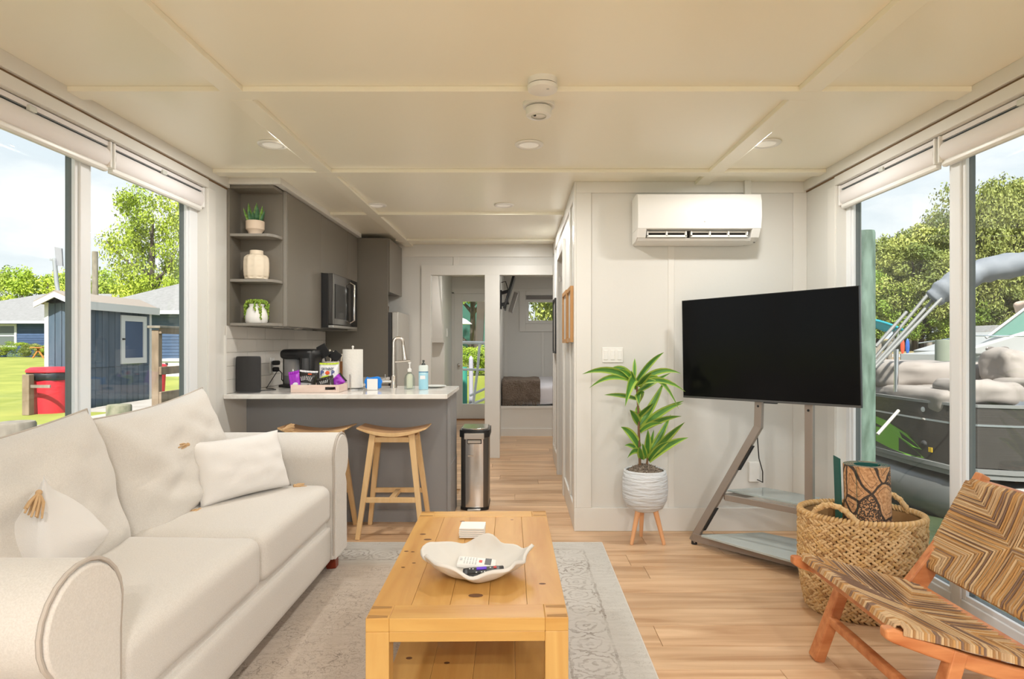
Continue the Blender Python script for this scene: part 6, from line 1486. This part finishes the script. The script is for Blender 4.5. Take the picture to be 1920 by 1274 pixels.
piling(-1.13, 12.1, -1.2, .78, .10, M('teal_piling', (.03,.22,.16), .7), 'green piling at the left of the rear door view')
piling(-.98, 12.4, -1.2, .95, .045, M('cap_lilac', (.35,.33,.38), .5), 'white capped slim piling in the rear door view', .05)
for i in range(2):
    r = thing('roofed_cabin', ('orange roofed cabin at the left of the bedroom window view', 'orange roofed cabin at the right of the bedroom window view')[i], 'building', (1.75+i*1.1, 22, .15)); 
    bx(1.45+i*1.0, 22, .1, 2.2+i*1.0, 23, 2.1).build('wall', WTRIM, r); MB().prism([(1.25+i, 2.05), (1.95+i, 2.55), (2.02+i, 2.48), (1.35+i, 1.95)], 'y', 21.8, 23.2).build('roof', M('roof_orange_%d' % i, (.50,.19,.09), .7), r)
# ---------------------------------------------------------------- boats
piling(3.66, 6.50, -1.2, 2.44, .098, GPILE, 'tall green timber piling beside the television')
pb = thing('pontoon_boat', 'grey pontoon boat under tan covers moored at the right', 'boat', (5.6, 7.5, -.62))
SIDE = [(4.36, 8.6), (4.42, 7.6), (4.45, 6.9), (4.52, 6.42), (4.66, 6.24), (4.95, 6.13), (5.6, 6.02), (7.4, 5.85)]
PANB = M('boat_panel_bronze', (.085,.075,.068), .22, .5, bump=.2, bscale=(2,2,90), bdist=.004); ALU = M('aluminium', (.20,.20,.195), .5, .1); TAN = M('boat_cover_tan', (.24,.21,.19), .85, col2=(.30,.265,.24), scale=(3,3,3)); CVG = M('cover_grey', (.15,.165,.19), .7, col2=(.22,.235,.26), scale=(4,4,4))
def band(z0, z1, name, mat, off=0, th=.02):
    m = MB(); vs = []
    for i, (x, y_) in enumerate(SIDE):
        a = SIDE[max(0, i-1)]; b = SIDE[min(len(SIDE)-1, i+1)]; d = Vector((b[0]-a[0], b[1]-a[1], 0)).normalized(); n_ = Vector((d.y, -d.x, 0))
        if n_.x*x+n_.y*y_ > 0: n_ = -n_
        for o_ in (off, off-th):
            for z in (z0, z1): vs.append(Vector((x, y_, z))+n_*o_)
    k_ = len(SIDE); fs = []
    for i in range(k_-1):
        A = i*4; B = A+4; fs += [(A, A+1, B+1, B), (A+2, B+2, B+3, A+3), (A+1, A+3, B+3, B+1), (A, B, B+2, A+2)]
    fs += [(0,2,3,1), ((k_-1)*4, (k_-1)*4+1, (k_-1)*4+3, (k_-1)*4+2)]
    return m.add(vs, fs).build(name, mat, pb, smooth=30)
band(.42, .60, 'upper_panel', PANB); band(-.02, .40, 'lower_panel', PANB)
band(.405, .425, 'chrome_strip', CHROME, .008); band(.595, .625, 'top_rail', ALU, .012, .05)
band(-.075, -.03, 'deck_trim', ALU, .03, .06); band(-.13, -.08, 'deck_edge', ALU, .015, .05)
path = [Vector((x+.18, y_+.22, -.42)) for x, y_ in SIDE]
MB().tube(path, .29, 16).build('pontoon_tube', M('pontoon_metal', (.17,.17,.165), .4, .6), pb, smooth=True)
MB().prism([(4.40, 9.5), (4.42, 7.6), (4.46, 6.9), (4.56, 6.46), (4.95, 6.17), (7.4, 5.9), (7.6, 9.5)], 'z', -.10, -.03).build('deck', PANB, pb)
def lump(c, sx, sy, sz, seed, mat, name, amp=.10, fr=2.6):
    nf = lambda p: p.normalized()*(noise.noise((p+Vector((seed, seed*2, 0)))*fr)+.3*abs(noise.noise((p+Vector((seed*3, seed, 0)))*fr*2.6))-.3)*amp*min(sx, sy, sz)*2.4
    return MB().rbox(c, sx, sy, sz, min(sx, sy, sz)*.36, 20, nf=nf).build(name, mat, pb, smooth=180, weld=1e-4)
lump((5.2, 7.6, .60), 1.5, 2.3, .30, 1.2, TAN, 'mooring_cover', .14)
lump((5.15, 8.2, .85), 1.3, 1.5, .34, 2.2, TAN, 'mooring_cover', .12)
lump((4.95, 6.62, .72), .75, .62, .30, 5.2, TAN, 'mooring_cover', .12); lump((6.4, 7.0, .68), 1.8, 1.2, .36, 3.3, TAN, 'mooring_cover', .14)
lump((5.75, 6.6, .62), 1.5, .5, .16, 4.1, CVG, 'grey_cover', .1)
lump((5.72, 7.2, .98), .42, .5, .50, 6.1, TAN, 'seat_cover', .10)
def onside(px_, py_, i):  # point on the side between knots i and i+1 as seen at that pixel
    (x0, y0), (x1, y1) = SIDE[i], SIDE[i+1]; k_ = (px_-VX)/FX; t = (k_*y0-x0)/((x1-x0)-k_*(y1-y0)); y_ = y0+(y1-y0)*t; q = P(px_, py_, y_)
    d = Vector((x1-x0, y1-y0, 0)).normalized(); n_ = Vector((d.y, -d.x, 0)); n_ = -n_ if n_.dot(q) > 0 else n_; n_.z = 0; return q+n_.normalized()*.004, n_.normalized()
DG = M('decal_green', (.20,.48,.03), .4)
for j, pp in enumerate((((1643, 781), (1662, 789), (1700, 814), (1729, 844), (1712, 838), (1670, 808), (1643, 794))  , ((1643, 800), (1668, 806), (1705, 834), (1734, 860), (1700, 853), (1668, 840), (1643, 827)))):
    ps = [onside(a, b, 1 if a < 1700 else 2) for a, b in pp]; m = MB(); n_ = len(ps); m.add([p for p, _ in ps]+[p-nn*.003 for p, nn in ps], [tuple(range(n_)), tuple(range(2*n_-1, n_-1, -1))]); m.build('green_swoosh', DG, pb)
q, nn = onside(1731, 768, 2); MB().ell(q, nn*.004, nn.cross(Vector((0,0,1)))*.03, Vector((0,0,.03)), 16, 6).build('white_emblem', WTRIM, pb, smooth=True)
q, nn = onside(1733, 832, 2); MB().ell(q, nn*.03, nn.cross(Vector((0,0,1)))*.04, Vector((0,0,.035)), 10, 6).build('cleat_knob', BLKM, pb, smooth=True)
q, nn = onside(1745, 844, 2); MB().beam(q-Vector((0,0,.025)), q+Vector((0,0,.025)), .05, .006, nn).build('yellow_tag', M('tag_yellow', (.75,.48,.02), .5), pb)
MB().tube([P(1645, 815, 6.9), P(1685, 770, 7.0)], .018, 8).build('boat_line', M('rope_white', (.45,.42,.38), .9), pb)
# bimini frame and boot
bm = thing('bimini_top', 'folded grey bimini top on aluminium poles over the pontoon boat', 'boat canopy', (4.6, 7.2, .6))
for a, b, yy in (((1600, 720), (1760, 528), 7.35), ((1620, 705), (1752, 560), 7.15), ((1640, 690), (1765, 560), 7.0), ((1642, 650), (1700, 585), 7.2)):
    MB().tube([P(*a, yy), P(*b, yy)], .020, 8).build('pole', ALU, bm, smooth=True)
MB().tube([P(1680, 735, 7.1), P(1681, 655, 7.1)], .024, 8).build('stanchion', CHROME, bm, smooth=True)
bp = [P(1748, 562, 7.1), P(1770, 545, 7.05), P(1800, 525, 7.0), P(1840, 509, 6.95), P(1900, 497, 6.9), P(1960, 490, 6.8), P(2040, 490, 6.7)]
bp2 = []
for a, b in zip(bp, bp[1:]):
    for k_ in range(5): bp2.append(a.lerp(b, k_/5))
bp2.append(bp[-1]); m = MB(); m.tube(bp2, [.085+.045*min(1, i/6)+.008*math.sin(i*1.7) for i in range(len(bp2))], 18, sy=1.05)
m.v = [v+Vector((0,0,1))*(noise.noise(v*5)*.025+noise.noise(v*17)*.012)+Vector((0,1,0))*noise.noise(v*5+Vector((9,0,0)))*.025 for v in m.v]
m.build('canvas_boot', CVG, bm, smooth=180)
# cabin cruiser
cr_ = thing('cabin_cruiser', 'white cabin cruiser with raked windscreen beyond the pontoon boat', 'boat', (12, 13.5, -.6)); HULL = M('hull_white', (.33,.33,.325), .3)
def hull(u, v):
    x = 8.2+9*v; wv_ = 1.45*min(1, (v*2.4))**.6+.01; t = (u-.5)*2; s_ = math.copysign(abs(t)**.6, t)
    top_ = 1.02-.12*v; bot = -.62+.5*(1-min(1, v*3)); z = bot+(top_-bot)*abs(t)**.8
    return Vector((x, 13.2+s_*wv_, z))
m = MB(); m.grid(hull, 20, 24); m.build('hull', HULL, cr_, smooth=180)
m = MB()
def dk(u, v):
    x = 8.2+9*v; wv_ = 1.45*min(1, (v*2.4))**.6+.01; return Vector((x, 13.2+(u*2-1)*wv_, 1.02-.12*v+.22*(1-(u*2-1)**2)*min(1, v*4)))
m.grid(dk, 10, 24); m.build('deck', HULL, cr_, smooth=180)
MB().prism([(8.9, 1.08), (10.3, 1.50), (14.5, 1.55), (14.5, 1.0), (9, 1.0)], 'y', 12.45, 13.95).build('cabin_top', HULL, cr_, bevel=.05, smooth=40)
for px_ in (1858, 1884): q = P(px_, 654, 12.05); q.y = 12.43; MB().ell(Vector((q.x*12.43/12.05, 12.44, H-(654-VY)/FX*12.43)), Vector((.10,0,0)), Vector((0,.02,0)), Vector((0,0,.042)), 16, 6).build('porthole', M('port_dark_%d' % px_, (.15,.13,.12), .2), cr_, smooth=True)
wsm = M('windscreen', (.12,.24,.20), .1)
MB().prism([(9.55, 1.36), (10.35, 1.98), (10.40, 1.98), (12.2, 2.0), (12.2, 1.5), (10.2, 1.45)], 'y', 12.5, 12.56).build('windscreen', wsm, cr_)
MB().tube([(9.5, 12.49, 1.36), (10.35, 12.49, 2.0), (12.2, 12.49, 2.02)], .03, 6).build('windscreen_frame', HULL, cr_)
MB().tube([(8.4, 12.9, 1.25), (9.0, 12.2, 1.40), (10.5, 11.85, 1.38), (13, 11.8, 1.35)], .015, 6).build('bow_rail', CHROME, cr_, smooth=True)
lmp = MB().rbox((10.72, 12.9, 1.98), .34, .5, .34, .12, 8, nf=lambda p: p.normalized()*noise.noise(p*6)*.05).build('helm_cover', M('cover_peach', (.55,.40,.32), .8), cr_, smooth=True)
# docks, pilings, teal canopy, shore sheds
dk_ = thing('dock', 'long grey dock across the harbour beyond the boats', 'dock', (28, 40, -.5)); bx(19, 40, .35, 40, 41.5, .52).build('deck', M('dock_grey', (.42,.39,.36), .9), dk_)
for x in (21, 24, 26.6, 30, 34): MB().lathe([(.16, -1), (.16, 1.35), (.001, 1.4)], (x, 39.8, 0), 12).build('pile', TIMB, dk_, smooth=40)
piling(8.15, 11.75, -1.2, 1.32, .16, M('pile_grey_green', (.20,.22,.17), .9), 'grey green piling with rope by the cruiser bow')
piling(8.9, 15.5, -1.2, 1.1, .14, TIMB, 'weathered piling left of the cruiser bow')
piling(10.2, 17.5, -1.2, 1.25, .12, TIMB, 'slim piling farther left behind the boat covers')
tc_ = thing('canopy_boat', 'distant boat with a teal canopy beside the green piling', 'boat', (17.4, 31, -.5)); TL_C = M('teal_canvas', (.01,.24,.30), .7)
m = MB(); m.grid(lambda u, v: Vector((15.9+2.9*u, 30+1.6*v, 2.45+.12*math.sin(u*3.14)-.50*u*u)), 12, 4); o = m.build('canopy', TL_C, tc_, smooth=180); s2 = o.modifiers.new('t', 'SOLIDIFY'); s2.thickness = .12
bx(15.6, 30, -.6, 19.6, 31.8, .25).build('hull', WTRIM, tc_, bevel=.1)
for x in (16.2, 18.5): MB().tube([(x, 30.3, .2), (x, 30.3, 2.5-.50*((x-15.9)/2.9)**2)], .025, 6).build('pole', ALU, tc_)
for i, (x, c3, lb_) in enumerate(((25.36, (.60,.07,.03), 'upright red kayak standing on the far dock'), (25.75, (.03,.10,.35), 'upright blue kayak standing on the far dock'), (24.6, (.45,.42,.40), 'pale upright board standing on the far dock'))):
    tag(MB().ell((x, 40.6+i*.1, 1.05), Vector((.14,0,0)), Vector((0,.10,0)), Vector((0,0,.53)), 8, 8).build('kayak', M('kayak_%d' % i, c3, .4), smooth=True), lb_, 'kayak')
for i, (x, y_, z, w2) in enumerate(((24.9, 38.4, -.62, 1.6), (27.4, 38.2, -.62, 2.2))):
    tag(MB().rbox((x, y_, z+.45), w2, 1.0, .9, .3, 6).build('dinghy', M('dinghy_%d' % i, (.55,.53,.52), .5), smooth=True), ('small white dinghy tied by the far dock', 'larger white dinghy farther right at the far dock')[i], 'boat')
ss = thing('shore_shed', 'small white shed with grey roof on the wooded far shore', 'shed', (40.5, 51, .2)); bx(38.6, 51, .1, 40.9, 54, 2.2).build('wall', WTRIM, ss); bx(40.9, 51.3, .1, 42.8, 54, 2.2).build('wall', M('shed_grey', (.28,.28,.28), .8), ss); MB().prism([(38.4, 2.2), (43, 2.2), (42, 2.75), (39.4, 2.75)], 'y', 50.8, 54.2).build('roof', ROOFG, ss)
for x in (39.0, 39.9): bx(x, 50.95, .3, x+.5, 51, 1.7).build('door', WGL, ss)
ob = tag(MB().rbox((40.2, 44, .55), 3.0, 1.2, .8, .3, 8, nf=lambda p: p.normalized()*noise.noise(p*2)*.25).build('covered_boat', TAN, smooth=True), 'small covered boat in front of the white shore shed', 'boat')
